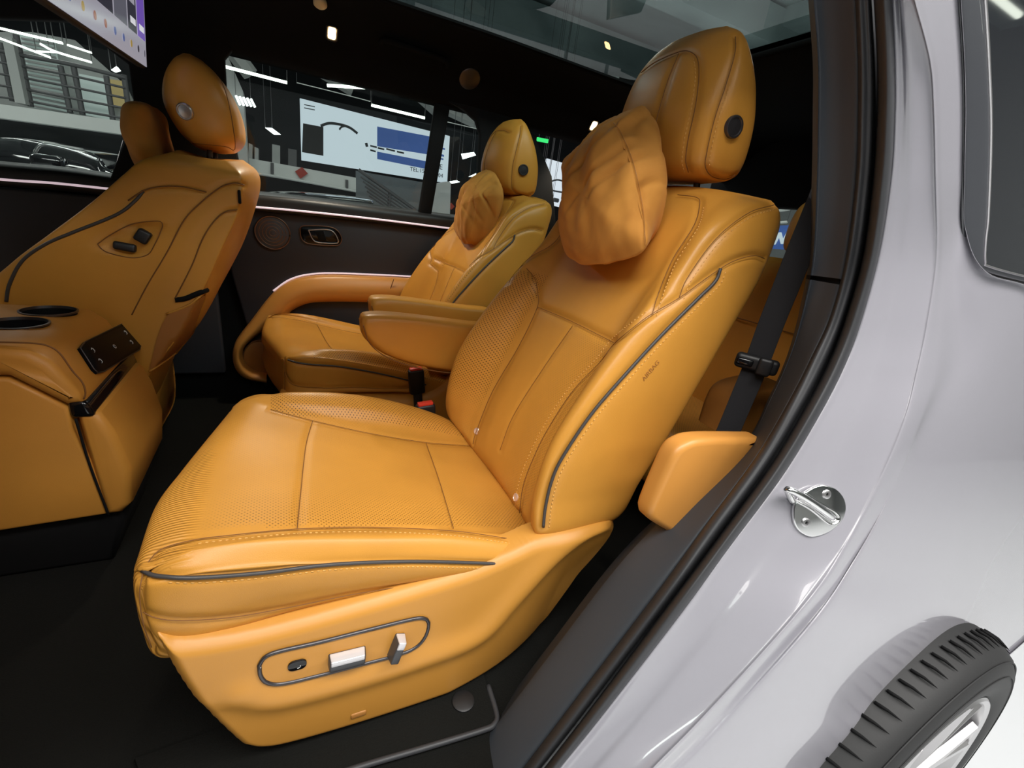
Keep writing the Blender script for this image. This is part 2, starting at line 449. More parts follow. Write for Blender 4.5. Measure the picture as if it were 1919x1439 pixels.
def _bk_attr():
    x, y, z = BK.v.T; v = y-YC; n = BK.normals(); a = np.zeros(len(x))
    inner = (v > .143) & (n[:, 0] < -.45) & (z < -.10)
    a[inner] = np.clip(1.0-np.clip((-.36-z[inner])/.05, 0, 1)*.9, .1, 1)
    cen = (np.abs(v) <= .14) & (n[:, 0] < -.5) & (z < -.165)
    a[cen] = np.clip((-v[cen]-.02)/.12, 0.05, 1)*.5
    BK.attrs['perf'] = a; BK.attrs['ribs'] = np.zeros(len(x))
_bk_attr()
BK = groove(BK, [bk_lines[k] for k in ('outer', 'yoke_low', 'inner', 'yoke_a', 'yoke_b', 'inboard_yoke_a', 'inboard_yoke_b', 'inboard_outer')]+[bk_pipe, bk_pipe2], .0045, .0065)
BK = groove(BK, [bk_lines['flute']], .003, .005)

# ---- headrest
def headrest():
    S = []
    rows = [(.104, .640, .648, .672, .676, .070), (.113, .604, .622, .690, .695, .112), (.135, .583, .606, .698, .704, .126), (.19, .570, .600, .694, .702, .131),
            (.24, .576, .604, .680, .690, .128), (.282, .590, .612, .662, .672, .118), (.312, .608, .624, .648, .655, .100), (.328, .622, .632, .642, .645, .070)]
    for z, f, fs, bs, b, w_ in rows:
        loop = [(f, 0), (f+.25*(fs-f), -.55*w_), (fs, -.88*w_), (fs*.6+bs*.4, -w_), (bs, -.93*w_), (b, -.5*w_), (b, 0)]
        full = loop+[(x, -v) for x, v in loop[1:-1][::-1]]
        S.append([(x, YC+v, z) for x, v in full])
    return loft(S, 120, 120)
HR = headrest(); HRB = HR.bvh()
hr_px = {'inset': [(1193, 143), (1227, 117), (1273, 97), (1293, 97), (1307, 110), (1310, 143), (1303, 200), (1290, 260), (1285, 300), (1290, 323)],
         'flute': [(1272, 100), (1253, 147), (1240, 190), (1230, 227), (1222, 270)],
         'side': [(1378, 69), (1377, 100), (1360, 160), (1340, 220), (1325, 283), (1322, 313), (1335, 331), (1360, 336), (1378, 328)]}
hr_lines = {k: drape(HRB, p, 70)[0] for k, p in hr_px.items()}
hr_lines['inboard_side'] = snap(HRB, hr_lines['side'])
HR = groove(HR, list(hr_lines.values()), .0035, .0055)

# ---- base shield with its panel of switches
SH_T = np.array([(-.138, -.480), (-.11, -.496), (-.032, -.504), (.095, -.497), (.224, -.484), (.30, -.466), (.345, -.453), (.43, -.445), (.48, -.449), (.503, -.466)])
SH_B = np.array([(-.072, -.702), (-.05, -.722), (-.01, -.734), (.1, -.743), (.25, -.746), (.36, -.742), (.436, -.722), (.475, -.64), (.495, -.56), (.505, -.49)])
def shield():
    n, m = 150, 70
    T_ = catmull(SH_T, n); B_ = catmull(SH_B, n)
    t = np.linspace(0, 1, m)[None, :, None]
    XZ = B_[:, None]*(1-t)+T_[:, None]*t
    XZ[..., 0] -= .006*np.sin(np.pi*t[..., 0])*np.linspace(1, 0, n)[:, None]**3
    edge = np.concatenate([XZ[:, 0], XZ[-1], XZ[::-1, -1], XZ[0, ::-1]])
    flat = XZ.reshape(-1, 2)
    def dist(L, Q):
        L = resample(L, 900); return np.sqrt(((Q[:, None]-L[None])**2).sum(2)).min(1)
    d = np.concatenate([dist(edge, flat[k:k+1500]) for k in range(0, len(flat), 1500)])
    ridge = catmull(np.array([at(p, 1, .465)[[0, 2]] for p in [(455, 1312), (520, 1318), (640, 1290), (800, 1240), (900, 1198), (965, 1130), (1040, 1050), (1100, 1005), (1142, 985)]]), 120)
    dr = np.concatenate([dist(ridge, flat[k:k+1500]) for k in range(0, len(flat), 1500)])
    zr = np.interp(flat[:, 0], ridge[:, 0], ridge[:, 1])
    below = np.clip((zr-flat[:, 1])/.02, 0, 1)
    y = .472-.008*np.exp(-(dr/.022)**2)
    y += below*np.clip(dr-.01, 0, 1)*(.10+.28*np.clip((flat[:, 0]-.22)/.2, 0, 1))
    y += .014*np.clip(1-d/.016, 0, 1)**2
    # upper roll: the shelf along the cushion faces up
    zt = np.interp(flat[:, 0], T_[:, 0], T_[:, 1])
    y += .003*np.clip(1-(zt-flat[:, 1])/.055, 0, 1)**1.5
    G = np.stack([XZ[..., 0], y.reshape(n, m), XZ[..., 1]], -1)
    # close the rim inward
    e0 = G[:, :1].copy(); e0[..., 1] += .06; e1 = G[:, -1:].copy(); e1[..., 1] += .035
    G = np.concatenate([e0, G, e1], 1)
    f0 = G[:1].copy(); f0[..., 1] += .04; f1 = G[-1:].copy(); f1[..., 1] += .04
    G = np.concatenate([f0, G, f1], 0)
    md = grid_md(G)
    nn = md.normals(); k = (n//2)*(m+2)+m//2
    if nn[k][1] > 0: md.f = [q[::-1] for q in md.f]
    return md
SH = shield(); SHB = SH.bvh()
SH_C, SH_N = drape(SHB, [(640, 1215)], raw=True)
def on_shield(px, lift=0):
    p, n_ = drape(SHB, [px], raw=True, lift=lift); return p[0], n_[0]

SEATPARTS = []
def part(name, md, m, parent=None, **k): SEATPARTS.append((name, md, m, parent, k))
part('cushion', CU, 'leather_perf_seat')
for k, ln in cu_lines.items():
    if len(ln) > 3: part('seam', tube(ln, .0006, 5), 'seam', 'cushion')
part('piping', tube(cu_pipe, .0023, 8), 'piping_grey', 'cushion', label='dark grey piping along the cushion side')
part('piping', tube(cu_pipe2, .0023, 8), 'piping_grey', 'cushion', label='dark grey piping along the cushion side')
part('stitching', merge([stitches(drape(CUB, offset_px(cu_pip, 10)[6:], raw=True, lift=.0004)[0]), stitches(drape(CUB, offset_px(cu_px['top_outer'], 9)[12:], raw=True, lift=.0004)[0])]), 'thread', 'cushion', kind='stuff')
part('backrest', BK, 'leather_perf_back')
BKB2 = BK.bvh()
for k, ln in bk_lines.items():
    if len(ln) > 3: part('seam', tube(ln, .0006 if k != 'flute' else .0005, 5), 'seam', 'backrest')
part('piping', tube(bk_pipe, .0025, 8), 'piping_grey', 'backrest', label='dark grey piping along the backrest bolster')
part('piping', tube(bk_pipe2, .0025, 8), 'piping_grey', 'backrest', label='dark grey piping along the backrest bolster')
part('stitching', merge([stitches(drape(BKB2, offset_px(bk_pip, 11), raw=True, lift=.0004)[0]), stitches(drape(BKB2, offset_px(bk_px['outer'][:9], -9), raw=True, lift=.0004)[0]),
     stitches(drape(BKB2, offset_px(bk_px['yoke_a'][:5], 9), raw=True, lift=.0004)[0]), stitches(drape(BKB2, offset_px(bk_px['yoke_b'], 9), raw=True, lift=.0004)[0])]), 'thread', 'backrest', kind='stuff')
# embossed airbag mark on the bolster side, relief shading put into its darker tan
_p, _n = drape(BKB2, [(1222, 690)], raw=True)
_u = drape(BKB2, [(1240, 668)], raw=True)[0][0]-drape(BKB2, [(1205, 710)], raw=True)[0][0]; _u /= np.linalg.norm(_u)
_v = np.cross(_n[0], _u)
part('airbag_mark', text_md('AIRBAG', .0105, _p[0]-_u*.022-_v*.004, _u, _v, .0007), 'dark_tan', 'backrest', label='embossed airbag lettering')
# two round child-seat anchor badges at the foot of the backrest
for q in [(894, 808), (967, 932)]:
    _p, _n = drape(BKB2, [q], raw=True)
    part('anchor_badge', lathe([(.0078, -.001), (.0078, .0018), (.0060, .0030), (.0054, .0020), (0.0005, .0024)], _p[0], _n[0], n=20), 'copper', 'backrest', label='small round metal badge')
part('headrest', HR, 'leather')
HRB2 = HR.bvh()
for k, ln in hr_lines.items(): part('seam', tube(ln, .0007, 5), 'seam', 'headrest')
part('stitching', merge([stitches(drape(HRB2, offset_px(hr_px['inset'][4:], 7), raw=True, lift=.0004)[0]), stitches(drape(HRB2, offset_px(hr_px['side'][2:6], -7), raw=True, lift=.0004)[0])]), 'thread', 'headrest', kind='stuff')
for sgn in (1, -1):      # a release button on either end
    _p, _n = drape(HRB2, [(1374, 238)], raw=True); c = _p[0].copy(); nn = _n[0].copy()
    if sgn < 0: c[1] = 2*YC-c[1]; nn[1] = -nn[1]
    part('adjuster_button', lathe([(.0165, -.004), (.0165, .0035), (.0155, .005), (.0130, .0052), (.0122, .0036), (.0001, .0044)], c, nn, n=30), 'dark_metal', 'headrest', label='round dark button on the headrest end')
for sgn in (-1, 1):
    part('headrest_post', tube(np.array([(.67, YC+.06*sgn, .06), (.66, YC+.06*sgn, .13)]), .006, 12), 'dark_metal')
part('base_shield', SH, 'tan_plastic')
# switch panel: rim, plate, three switches
def on_sh_loop(pxs, lift): return drape(SHB, smooth_line(np.array(list(pxs)+[pxs[0]], float), 90), raw=True, lift=lift)[0]
pan_px = [(486, 1245), (497, 1229), (525, 1218), (600, 1201), (700, 1176), (775, 1158), (797, 1158), (803, 1168), (797, 1190), (780, 1210), (750, 1224), (690, 1240), (600, 1263), (530, 1279), (500, 1277), (488, 1264)]
loop = on_sh_loop(pan_px, .0015)
part('switch_panel', None, 'tan_plastic', 'base_shield')   # filled below
pl = resample(loop, 61)[:-1]; pc = pl.mean(0)
plate = MD(np.concatenate([pl, pl*.5+pc*.5, [pc]]), [(i, (i+1) % 60, 60+(i+1) % 60, 60+i) for i in range(60)]+[(60+i, 60+(i+1) % 60, 120) for i in range(60)])
plate.v[60:, 1] -= .0005
if plate.normals()[120][1] > 0: plate.f = [q[::-1] for q in plate.f]
SEATPARTS[-1] = ('switch_panel', plate, 'tan_plastic', 'base_shield', {})
part('panel_rim', tube(np.vstack([loop, loop[:2]]), .0026, 8, caps=False), 'dark_metal', 'base_shield', label='thin dark metal rim around the switches')
def switch(px0, px1, half, height, name, lab, up):
    a, n0 = on_shield(px0); b, n1 = on_shield(px1); n_ = n0+n1; n_ /= np.linalg.norm(n_)
    u = (b-a)/np.linalg.norm(b-a); v_ = np.cross(n_, u); ln = np.linalg.norm(b-a)
    if v_[2] < 0: v_ = -v_; u = -u
    def slab(l0, l1, w0, w1, h0, h1, bev):
        bm = bmesh.new(); bmesh.ops.create_cube(bm, size=1)
        for v in bm.verts:
            tp = v.co.z > 0; v.co = ((l0 if v.co.x < 0 else l1)*(.94 if tp else 1), (w0 if v.co.y < 0 else w1)*(.8 if tp else 1), h1 if tp else h0)
        bmesh.ops.bevel(bm, geom=list(bm.edges), offset=bev, segments=3, profile=.5, affect='EDGES')
        md = from_bm(bm); md.v = (a+b)/2+md.v[:, :1]*u+md.v[:, 1:2]*v_+md.v[:, 2:]*n_; return md
    part(name, slab(-ln/2, ln/2, -half, half, -.002, height, .002), 'switch_shaded', 'base_shield', label=lab)
    if up == 'side': part('switch_highlight', slab(-ln*.47, ln*.47, half*.10, half*1.04, .003, height+.0008, .0016), 'switch_lit', 'base_shield')  # lighter slab paints the reflection on the upper part of the switch
    else:
        e = 1 if u[2] > 0 else -1
        part('switch_highlight', slab(min(e*ln*.18, e*ln*.52), max(e*ln*.18, e*ln*.52), -half*.9, half*.9, .003, height+.0008, .0016), 'switch_lit', 'base_shield')
switch((614, 1234), (684, 1217), .0105, .016, 'seat_switch', 'satin metal slide switch', 'side')
switch((733, 1226), (750, 1184), .0072, .020, 'recline_switch', 'satin metal upright recline switch', 'end')
c0, n0 = on_shield((557, 1242), .0012); u0 = on_shield((575, 1237))[0]-on_shield((540, 1246))[0]; u0 /= np.linalg.norm(u0); v0 = np.cross(n0, u0)
part('massage_button', prism([c0+p[0]*u0+p[1]*v0 for p in rrect(.022, .0155, .007)], n0*.0035, .001), 'gloss_black', 'base_shield', label='small glossy black push button')
part('button_icon', tube(np.array([c0+n0*.0037+u0*(.0028*math.cos(a)+.0008)+v0*(.0028*math.sin(a)-.001) for a in np.linspace(-1.9, .5, 10)]), .0004, 4), 'icon_white', 'base_shield')
_q, _m = on_shield((672, 1338)); part('clip_slot', box(_q, (.022, .004, .010), .002), 'dark_tan', 'base_shield')
# structure under the cushion and the plain inboard shield
part('seat_base', loft([[(x, YC+v, z) for v, z in ((-.11, zt), (-.10, zb), (0, zb-.005), (.19, zb), (.222, zt-.06), (.222, zt), (0, zt))] for x, zt, zb in ((-.06, -.54, -.66), (-.04, -.54, -.71), (.1, -.54, -.74), (.26, -.54, -.74), (.34, -.54, -.72), (.36, -.55, -.66))], 30, 40), 'black_plastic')
def inboard():
    T_ = catmull(np.array([(-.115, -.515), (-.10, -.505), (.0, -.512), (.15, -.522), (.28, -.520), (.36, -.48), (.43, -.44), (.48, -.45)]), 60)
    B_ = catmull(np.array([(-.105, -.60), (-.09, -.64), (.0, -.66), (.15, -.68), (.28, -.69), (.36, -.69), (.43, -.66), (.47, -.55)]), 60)
    rows = []
    for t, dy in ((0, -.04), (0, .012), (.08, .022), (.5, .026), (.85, .020), (1, .010), (1, -.04)):
        P = B_*(1-t)+T_*t; rows.append(np.stack([P[:, 0], np.full(60, YC+.238+dy), P[:, 1]], 1))
    G = np.stack(rows, 1); md = grid_md(G); 
    return md if md.normals()[30*7+3][1] > 0 else MD(md.v, [q[::-1] for q in md.f])
part('inboard_shield', inboard(), 'tan_plastic')
part('shield_cap', box((-.103, YC+.252, -.55), (.022, .03, .085), .009, 3), 'tan_plastic')
part('shield_pocket', box((.10, YC+.266, -.555), (.12, .006, .012), .002), 'tan_plastic', 'inboard_shield')
# fold-down armrest on the inboard side
def armrest():
    S = []
    for x, zt, zb, w_ in ((.150, -.252, -.258, .012), (.153, -.243, -.280, .024), (.165, -.238, -.298, .031), (.20, -.236, -.326, .033), (.26, -.239, -.350, .033), (.33, -.245, -.366, .033), (.41, -.252, -.376, .033), (.49, -.256, -.372, .031), (.51, -.27, -.35, .02)):
        r = min(.014, (zt-zb)*.4)
        S.append([(x, 1.045+v, z) for v, z in ((0, zt), (-w_*.7, zt-.001), (-w_, zt-r), (-w_*1.02, (zt+zb)/2), (-w_*.95, zb+r), (-w_*.6, zb), (0, zb), (w_*.6, zb), (w_*.95, zb+r), (w_*1.02, (zt+zb)/2), (w_, zt-r), (w_*.7, zt-.001))])
    return loft(S, 70, 60)
AR = armrest()
part('armrest', AR, 'leather')
part('seam', tube(smooth_line(np.array([(x, 1.012-.001, z) for x, z in ((.152, -.258), (.168, -.30), (.21, -.333), (.27, -.355), (.35, -.371), (.45, -.379))]), 40), .0013, 5), 'seam', 'armrest')
part('seam', tube(smooth_line(np.array([(x, 1.078+.001, z) for x, z in ((.152, -.258), (.168, -.30), (.21, -.333), (.27, -.355), (.35, -.371), (.45, -.379))]), 40), .0013, 5), 'seam', 'armrest')
# belt buckle standing between cushion and cabin middle
def buckle(px, y, z0, lean):
    out = []
    return out
bx = at((797, 760), 1, .985)
_ax = np.array([-.12, -.05, 1.]); _ax /= np.linalg.norm(_ax)
_rot = np.stack([np.cross(np.array([0, 1., 0]), _ax), np.array([0, 1., 0]), _ax], 1)
part('buckle', box(bx-_ax*.034, (.046, .024, .076), .006, 3, _rot), 'black_plastic')
part('buckle_button', box(bx+_ax*.005, (.037, .017, .010), .003, 2, _rot), 'red_button', 'buckle', label='red release button')
part('buckle_stalk', box(bx-_ax*.105, (.026, .014, .08), .004, 2, _rot), 'black_plastic')

def build_seat(T, root, skip=()):
    made = {}
    for name, md, m, par, k in SEATPARTS:
        if name in skip or par in skip: continue
        p = root if par is None else made[par]
        TT = T
        if T is T_far: TT = FAR_BY.get(par or name, T_far)
        o = obj(name, md, MATS[m], p, TT, auto=40 if name in ('seat_switch', 'recline_switch', 'switch_highlight', 'buckle', 'buckle_button', 'adjuster_button', 'anchor_badge', 'massage_button') else None, label=k.get('label'))
        if k.get('kind'): o['kind'] = k['kind']
        made.setdefault(name, o) if par else made.__setitem__(name, o)
    return made
def T_far(v):
    q = v.copy(); q[:, 1] = 2*MID-q[:, 1]; q[:, 0] += .05; q[:, 2] -= .015
    return q
T_far.flip = True
def T_far_arm(v): q = T_far(v); q[:, 1] += .03; q[:, 2] += .016; return q
T_far_arm.flip = True
def T_far_cu(v): q = T_far(v); q[:, 0] += .045; q[:, 2] -= .008; return q
T_far_cu.flip = True
def T_far_hr(v): q = T_far(v); q[:, 0] -= .012; q[:, 2] -= .018; return q
T_far_hr.flip = True
FAR_BY = {'armrest': T_far_arm, 'headrest': T_far_hr, 'cushion': T_far_cu, 'base_shield': T_far_cu, 'inboard_shield': T_far_cu, 'shield_cap': T_far_cu, 'seat_base': T_far_cu}
near = thing('captain_seat', 'large tan leather captain seat nearest the open door, switches on its base', 'car seat', (.15, YC, -.75), 'second-row captain seats')
build_seat(None, near)
far = thing('captain_seat', 'tan leather captain seat on the far side, beside the closed door', 'car seat', (.20, 2*MID-YC, -.765), 'second-row captain seats')
build_seat(T_far, far, skip=('airbag_mark',))

# ---- neck pillows hung on the headrests
mat('suede', (.56, .215, .034), .85)
def _suede():
    m = MATS['suede']; b = m.node_tree.nodes['Principled BSDF']; b.inputs['Sheen Weight'].default_value = .12; b.inputs['Sheen Tint'].default_value = (1, .75, .4, 1)
    vary(m, (.42, .165, .020), (.60, .262, .040), 9, 5, 1.0, .3, .7)
_suede()
def pillow():
    f_px = [(1053, 330), (1053, 307), (1063, 287), (1103, 253), (1150, 228), (1163, 247), (1183, 293), (1197, 347), (1207, 407), (1210, 462), (1167, 487), (1103, 497), (1070, 487), (1057, 457), (1052, 390)]
    r_px = [(1070, 330), (1075, 300), (1095, 270), (1140, 228), (1195, 201), (1213, 203), (1238, 265), (1246, 330), (1240, 390), (1222, 445), (1185, 475), (1120, 488), (1090, 478), (1075, 450), (1070, 390)]
    A = np.array([at(p, 0, .487) for p in f_px]); B = np.array([at(p, 0, .545) for p in r_px])
    c = A.mean(0); S = []
    for k, (t, sc, dx) in enumerate([(0, .12, -.036), (0, .45, -.031), (0, .78, -.019), (0, .95, -.006), (0, 1.0, 0), (.25, 1.0, 0), (.6, 1.0, 0), (1, .99, 0), (1, .9, .016), (1, .55, .026), (1, .15, .028)]):
        R_ = A*(1-t)+B*t; cc = R_.mean(0); R_ = cc+(R_-cc)*sc; R_[:, 0] = (.487*(1-t)+.545*t)+dx
        S.append(R_)
    md = loft(S, 90, 150)
    x, y, z = md.v.T; n = md.normals()
    from mathutils import noise
    fold = np.array([.0120*noise.noise(Vector((yy*24+zz*7, xx*10, zz*6)))+.0060*noise.noise(Vector((yy*42-zz*14, xx*14, zz*9+5)))+.0005*noise.noise(Vector((yy*110, xx*50, zz*60))) -.0075*math.exp(-(noise.noise(Vector((yy*17+zz*11, xx*6, zz*6+3)))/.10)**2)*min(1, max(0, (zz-.0)/.10)) for xx, yy, zz in md.v])
    md.v = md.v+n*(fold*np.clip((.56-x)/.05, .25, 1)*np.clip((z+.04)/.10, .25, 1))[:, None]
    bv = md.bvh()
    ln = drape(bv, [(1150, 230), (1163, 247), (1183, 293), (1197, 347), (1207, 407), (1209, 460)], 60)[0]
    ln2 = drape(bv, [(1195, 206), (1216, 240), (1232, 290), (1239, 340), (1236, 385)], 60)[0]
    md = groove(md, [ln], .003, .005)
    return md, ln
PI, PILN = pillow()
def place_pillow(T, lab, skew=0):
    c = PI.v.mean(0)[None]; c = T(c)[0] if T else c[0]
    o = obj('neck_pillow', PI, MATS['suede'], None, T); tag(o, lab, 'pillow', 'suede neck pillows')
    obj('seam', tube(PILN, .0006, 5), MATS['dark_tan'], o, T)
    return o
place_pillow(None, 'plump tan suede neck pillow hanging in front of the nearest headrest')
def T_far_pi(v):
    q = T_far(v); c = q.mean(0) if len(q) > 9 else q[0]; c = np.array([.565, 1.535, .055]); q = c+(q-c)*np.array([.9, .72, .9]); q[:, 2] -= .036; q[:, 0] += .012; q[:, 1] -= .02
    return q
T_far_pi.flip = True
place_pillow(T_far_pi, 'smaller-looking tan suede neck pillow on the far captain seat headrest')
# ================================================================== car body around the near door opening
mat('paint', (.325, .318, .356), .25, 0, .9, bump=(3.0, .03, .01), coat_r=.04)
mat('rubber', (.035, .036, .040), .5, bump=(500, .1, .0005))
mat('trim_grey', (.044, .050, .060), .55, bump=(1200, .25, .0004))
mat('window_frame', (.05, .053, .062), .35, 0, .3)
mat('carpet', (.009, .009, .008), 1.0, spec=.1, bump=(500, .7, .002))
mat('headliner', (.008, .008, .008), 1.0, spec=.05, bump=(900, .3, .0006))
mat('tyre', (.020, .020, .021), .65, bump=(300, .15, .0008))
mat('tan_trim', (.62, .27, .055), .38, bump=(800, .1, .0005))
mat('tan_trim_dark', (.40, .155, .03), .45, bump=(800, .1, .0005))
def glass_mat(name, tint, refl=.09, rough=.0):
    m = bpy.data.materials.new(name); m.use_nodes = True; nt = m.node_tree; N = nt.nodes; N.remove(N['Principled BSDF'])
    o = N['Material Output']; t = N.new('ShaderNodeBsdfTransparent'); t.inputs[0].default_value = (*tint, 1)
    g = N.new('ShaderNodeBsdfGlossy'); g.inputs['Roughness'].default_value = rough; g.inputs[0].default_value = (1, 1, 1, 1)
    fr = N.new('ShaderNodeFresnel'); fr.inputs[0].default_value = 1.45
    ge = N.new('ShaderNodeNewGeometry'); mm = N.new('ShaderNodeMath'); mm.operation = 'SUBTRACT'; mm.use_clamp = True; nt.links.new(fr.outputs[0], mm.inputs[0]); nt.links.new(ge.outputs['Backfacing'], mm.inputs[1])    # the back face of a thin pane adds no total reflection
    mx = N.new('ShaderNodeMixShader'); nt.links.new(mm.outputs[0], mx.inputs[0]); nt.links.new(t.outputs[0], mx.inputs[1]); nt.links.new(g.outputs[0], mx.inputs[2])
    nt.links.new(mx.outputs[0], o.inputs[0]); MATS[name] = m
glass_mat('side_glass', (.82, .87, .86)); glass_mat('roof_glass', (.62, .70, .70)); mat('privacy_glass', (.02, .022, .026), .03, 0, .5)

C0 = [(1668, -60), (1672, 0), (1677, 117), (1677, 213), (1670, 333), (1647, 480), (1612, 610), (1580, 693), (1535, 780), (1466, 893), (1366, 1027), (1279, 1147), (1130, 1340), (1050, 1439), (985, 1520)]
C1 = [(1633, -60), (1637, 0), (1643, 117), (1643, 213), (1636, 333), (1617, 480), (1584, 598), (1552, 680), (1508, 765), (1443, 873), (1345, 1008), (1258, 1125), (1110, 1322), (1028, 1428), (965, 1508)]
C2 = [(1600, -60), (1602, 0), (1607, 117), (1607, 213), (1603, 333), (1585, 480), (1556, 590), (1520, 668), (1478, 750), (1416, 855), (1320, 985), (1235, 1103), (1085, 1300), (1003, 1408), (940, 1490)]
C3 = [(1520, -60), (1524, 0), (1532, 117), (1532, 213), (1530, 333), (1523, 480), (1507, 570), (1482, 660), (1445, 745), (1395, 835), (1275, 940), (1165, 1050), (1030, 1225), (950, 1330), (880, 1420)]
NS = 150
_UP = np.interp(np.arange(15), [0, 5, 8, 11, 14], [.050, .050, .026, .004, 0])     # the frame leans inboard towards the roof
def curve3(px, y, up=1.0): return catmull(atY(px, [q+up*e for q, e in zip(y if hasattr(y, '__len__') else [y]*len(px), _UP)]), NS)
def strip(curves, m=10):
    A = np.stack(curves, 1); G = np.stack([catmull(r, m*(len(curves)-1)+1) for r in A])
    md = grid_md(G); n = md.normals(); k = len(md.v)//2
    return md if np.dot(n[k], md.v[k]) < 0 else MD(md.v, [q[::-1] for q in md.f])
def mid(a, b, t): return [(p[0]*(1-t)+q[0]*t, p[1]*(1-t)+q[1]*t) for p, q in zip(a, b)]
# outer rubber seal: a hollow bulb on the flange; inner lip seal; both run round the whole opening
seal = strip([curve3(C1, .312), curve3(mid(C1, C0, .12), .297), curve3(mid(C1, C0, .5), .286), curve3(mid(C1, C0, .85), .284), curve3(C0, .292), curve3(mid(C0, C1, -.05), .30)])
struct(obj('trim_1', seal, MATS['rubber']), 'dark rubber bulb seal around the near door opening')
lip = strip([curve3(C2, .338, .8), curve3(mid(C2, C1, .15), .322, .85), curve3(mid(C2, C1, .5), .310), curve3(mid(C2, C1, .8), .308), curve3(C1, .322), curve3(mid(C1, C0, .1), .33)])
struct(obj('trim_2', lip, MATS['rubber']), 'inner rubber lip seal beside the trim')
# pillar trim (upper) and sill trim (lower) with a joint between them
ptrim = np.stack([curve3(mid(C3, C2, -.12), .47, 0), curve3(C3, .425, -.2), curve3(mid(C3, C2, .06), .410, .1), curve3(mid(C3, C2, .5), .37, .55), curve3(mid(C3, C2, .94), .338, .8), curve3(mid(C3, C2, 1.1), .335, .8)], 1)
def cut(a, b):
    G = np.stack([catmull(r, 41) for r in ptrim[a:b]]); md = grid_md(G); n = md.normals(); k = len(md.v)//2
    return md if np.dot(n[k], md.v[k]) < 0 else MD(md.v, [q[::-1] for q in md.f])
ji = int(NS*5.42/14)
struct(obj('trim_3', cut(0, ji), MATS['trim_grey']), 'dark grey pillar trim beside the near door opening')
struct(obj('trim_4', cut(ji, NS), MATS['trim_grey']), 'dark grey sill trim under the near door opening')
dj = cut(ji-1, ji+1); dj.v = dj.v*1.008
struct(obj('trim_5', dj, MATS['soft_black']), 'thin dark joint between pillar trim and sill trim')

# painted body: flange, jamb face, two creases, outer skin
D2 = [(1700, -60), (1715, 0), (1745, 117), (1752, 213), (1755, 333), (1757, 480), (1740, 610), (1722, 700), (1700, 785), (1648, 910), (1578, 1040), (1500, 1148), (1330, 1335), (1228, 1439), (1150, 1520)]
def off(px, o):
    t = np.gradient(np.array(px, float), axis=0); t /= np.linalg.norm(t, axis=1, keepdims=True)
    return [tuple(p) for p in np.array(px, float)+o*np.stack([-t[:, 1], t[:, 0]], 1)]
D4 = [(1796, -60), (1799, 0), (1806, 117), (1808, 213), (1806, 333), (1808, 432), (1848, 512), (1960, 565), (2040, 730), (2040, 920), (2000, 1110), (1850, 1259), (1679, 1339), (1576, 1441), (1490, 1520)]
_wt = np.interp(np.arange(15), [0, 5, 8, 14], [1, 1, 0, 0])
def _mix(a, b): return [tuple(np.array(p)*q+np.array(r)*(1-q)) for p, r, q in zip(a, b, _wt)]
D2b = _mix(mid(D2, D4, .2), off(D2, -22)); D3 = _mix(mid(D2, D4, .5), off(D2, -52))
D35 = mid(D3, D4, .5)
yl = lambda a, b: list(np.linspace(a, b, 15))
lerp5 = lambda a, m_, b: list(np.interp(np.arange(15), [0, 5, 8, 11, 14], [a, a, m_, b, b]))
YD2 = lerp5(.272, .248, .226); YD2b = lerp5(.2725, .244, .222); YD3 = lerp5(.2745, .243, .212); YD4 = lerp5(.277, .228, .168); YD35 = [(p+q)/2 for p, q in zip(YD3, YD4)]
ym = lambda t: [.285*(1-t)+q*t for q in YD2]
body = strip([curve3(off(C0, 6), .300), curve3(C0, .291), curve3(off(C0, -14), .2865), curve3(mid(C0, D2, .30), [q+.001 for q in ym(.22)]), curve3(mid(C0, D2, .45), ym(.40)), curve3(mid(C0, D2, .75), ym(.72)), curve3(mid(C0, D2, .93), ym(.93)),
              curve3(D2, [q-.0015 for q in YD2]), curve3(D2b, YD2b), curve3(D3, YD3), curve3(D35, YD35), curve3(D4, YD4)], 9)
BODYB = body.bvh()
# turn the wheel-arch rim inward
rim = strip([curve3(D4, YD4), curve3(off(D4, -3), [q+.006 for q in YD4]), curve3(off(D4, -4), [q+.12 for q in YD4])], 6)
bo = struct(obj('wall_near', body, MATS['paint']), 'pale lilac grey painted body side with door jamb')
obj('arch_rim', rim, MATS['paint'], bo)
# raised swage below the quarter window
# quarter window with frame, bright moulding and glass
W0 = [(1792, -60), (1795, 0), (1802, 117), (1804, 250), (1801, 400), (1806, 450), (1822, 490), (1850, 510), (1930, 530), (2010, 545)]
W1 = [(1842, -60), (1846, 0), (1853, 117), (1857, 250), (1852, 400), (1847, 450), (1846, 490), (1855, 500), (1930, 520), (2010, 534)]
fr = strip([catmull(atY(W0, .329), 90), catmull(atY(mid(W0, W1, .1), .325), 90), catmull(atY(mid(W0, W1, .9), .324), 90), catmull(atY(W1, .326), 90)], 5)
wq = struct(obj('window_1', fr, MATS['window_frame']), 'dark frame of the near rear quarter window')
obj('moulding', tube(catmull(atY(W1, .324), 90), .0017, 6), MATS['satin_metal'], wq)
gl = np.vstack([catmull(atY(W1[:8], .328), 60), atY([(1930, 520), (2010, 534), (2050, 300), (2040, -60)], .328)])
obj('pane', prism(gl, (0, .004, 0)), MATS['privacy_glass'], wq, smooth=False)
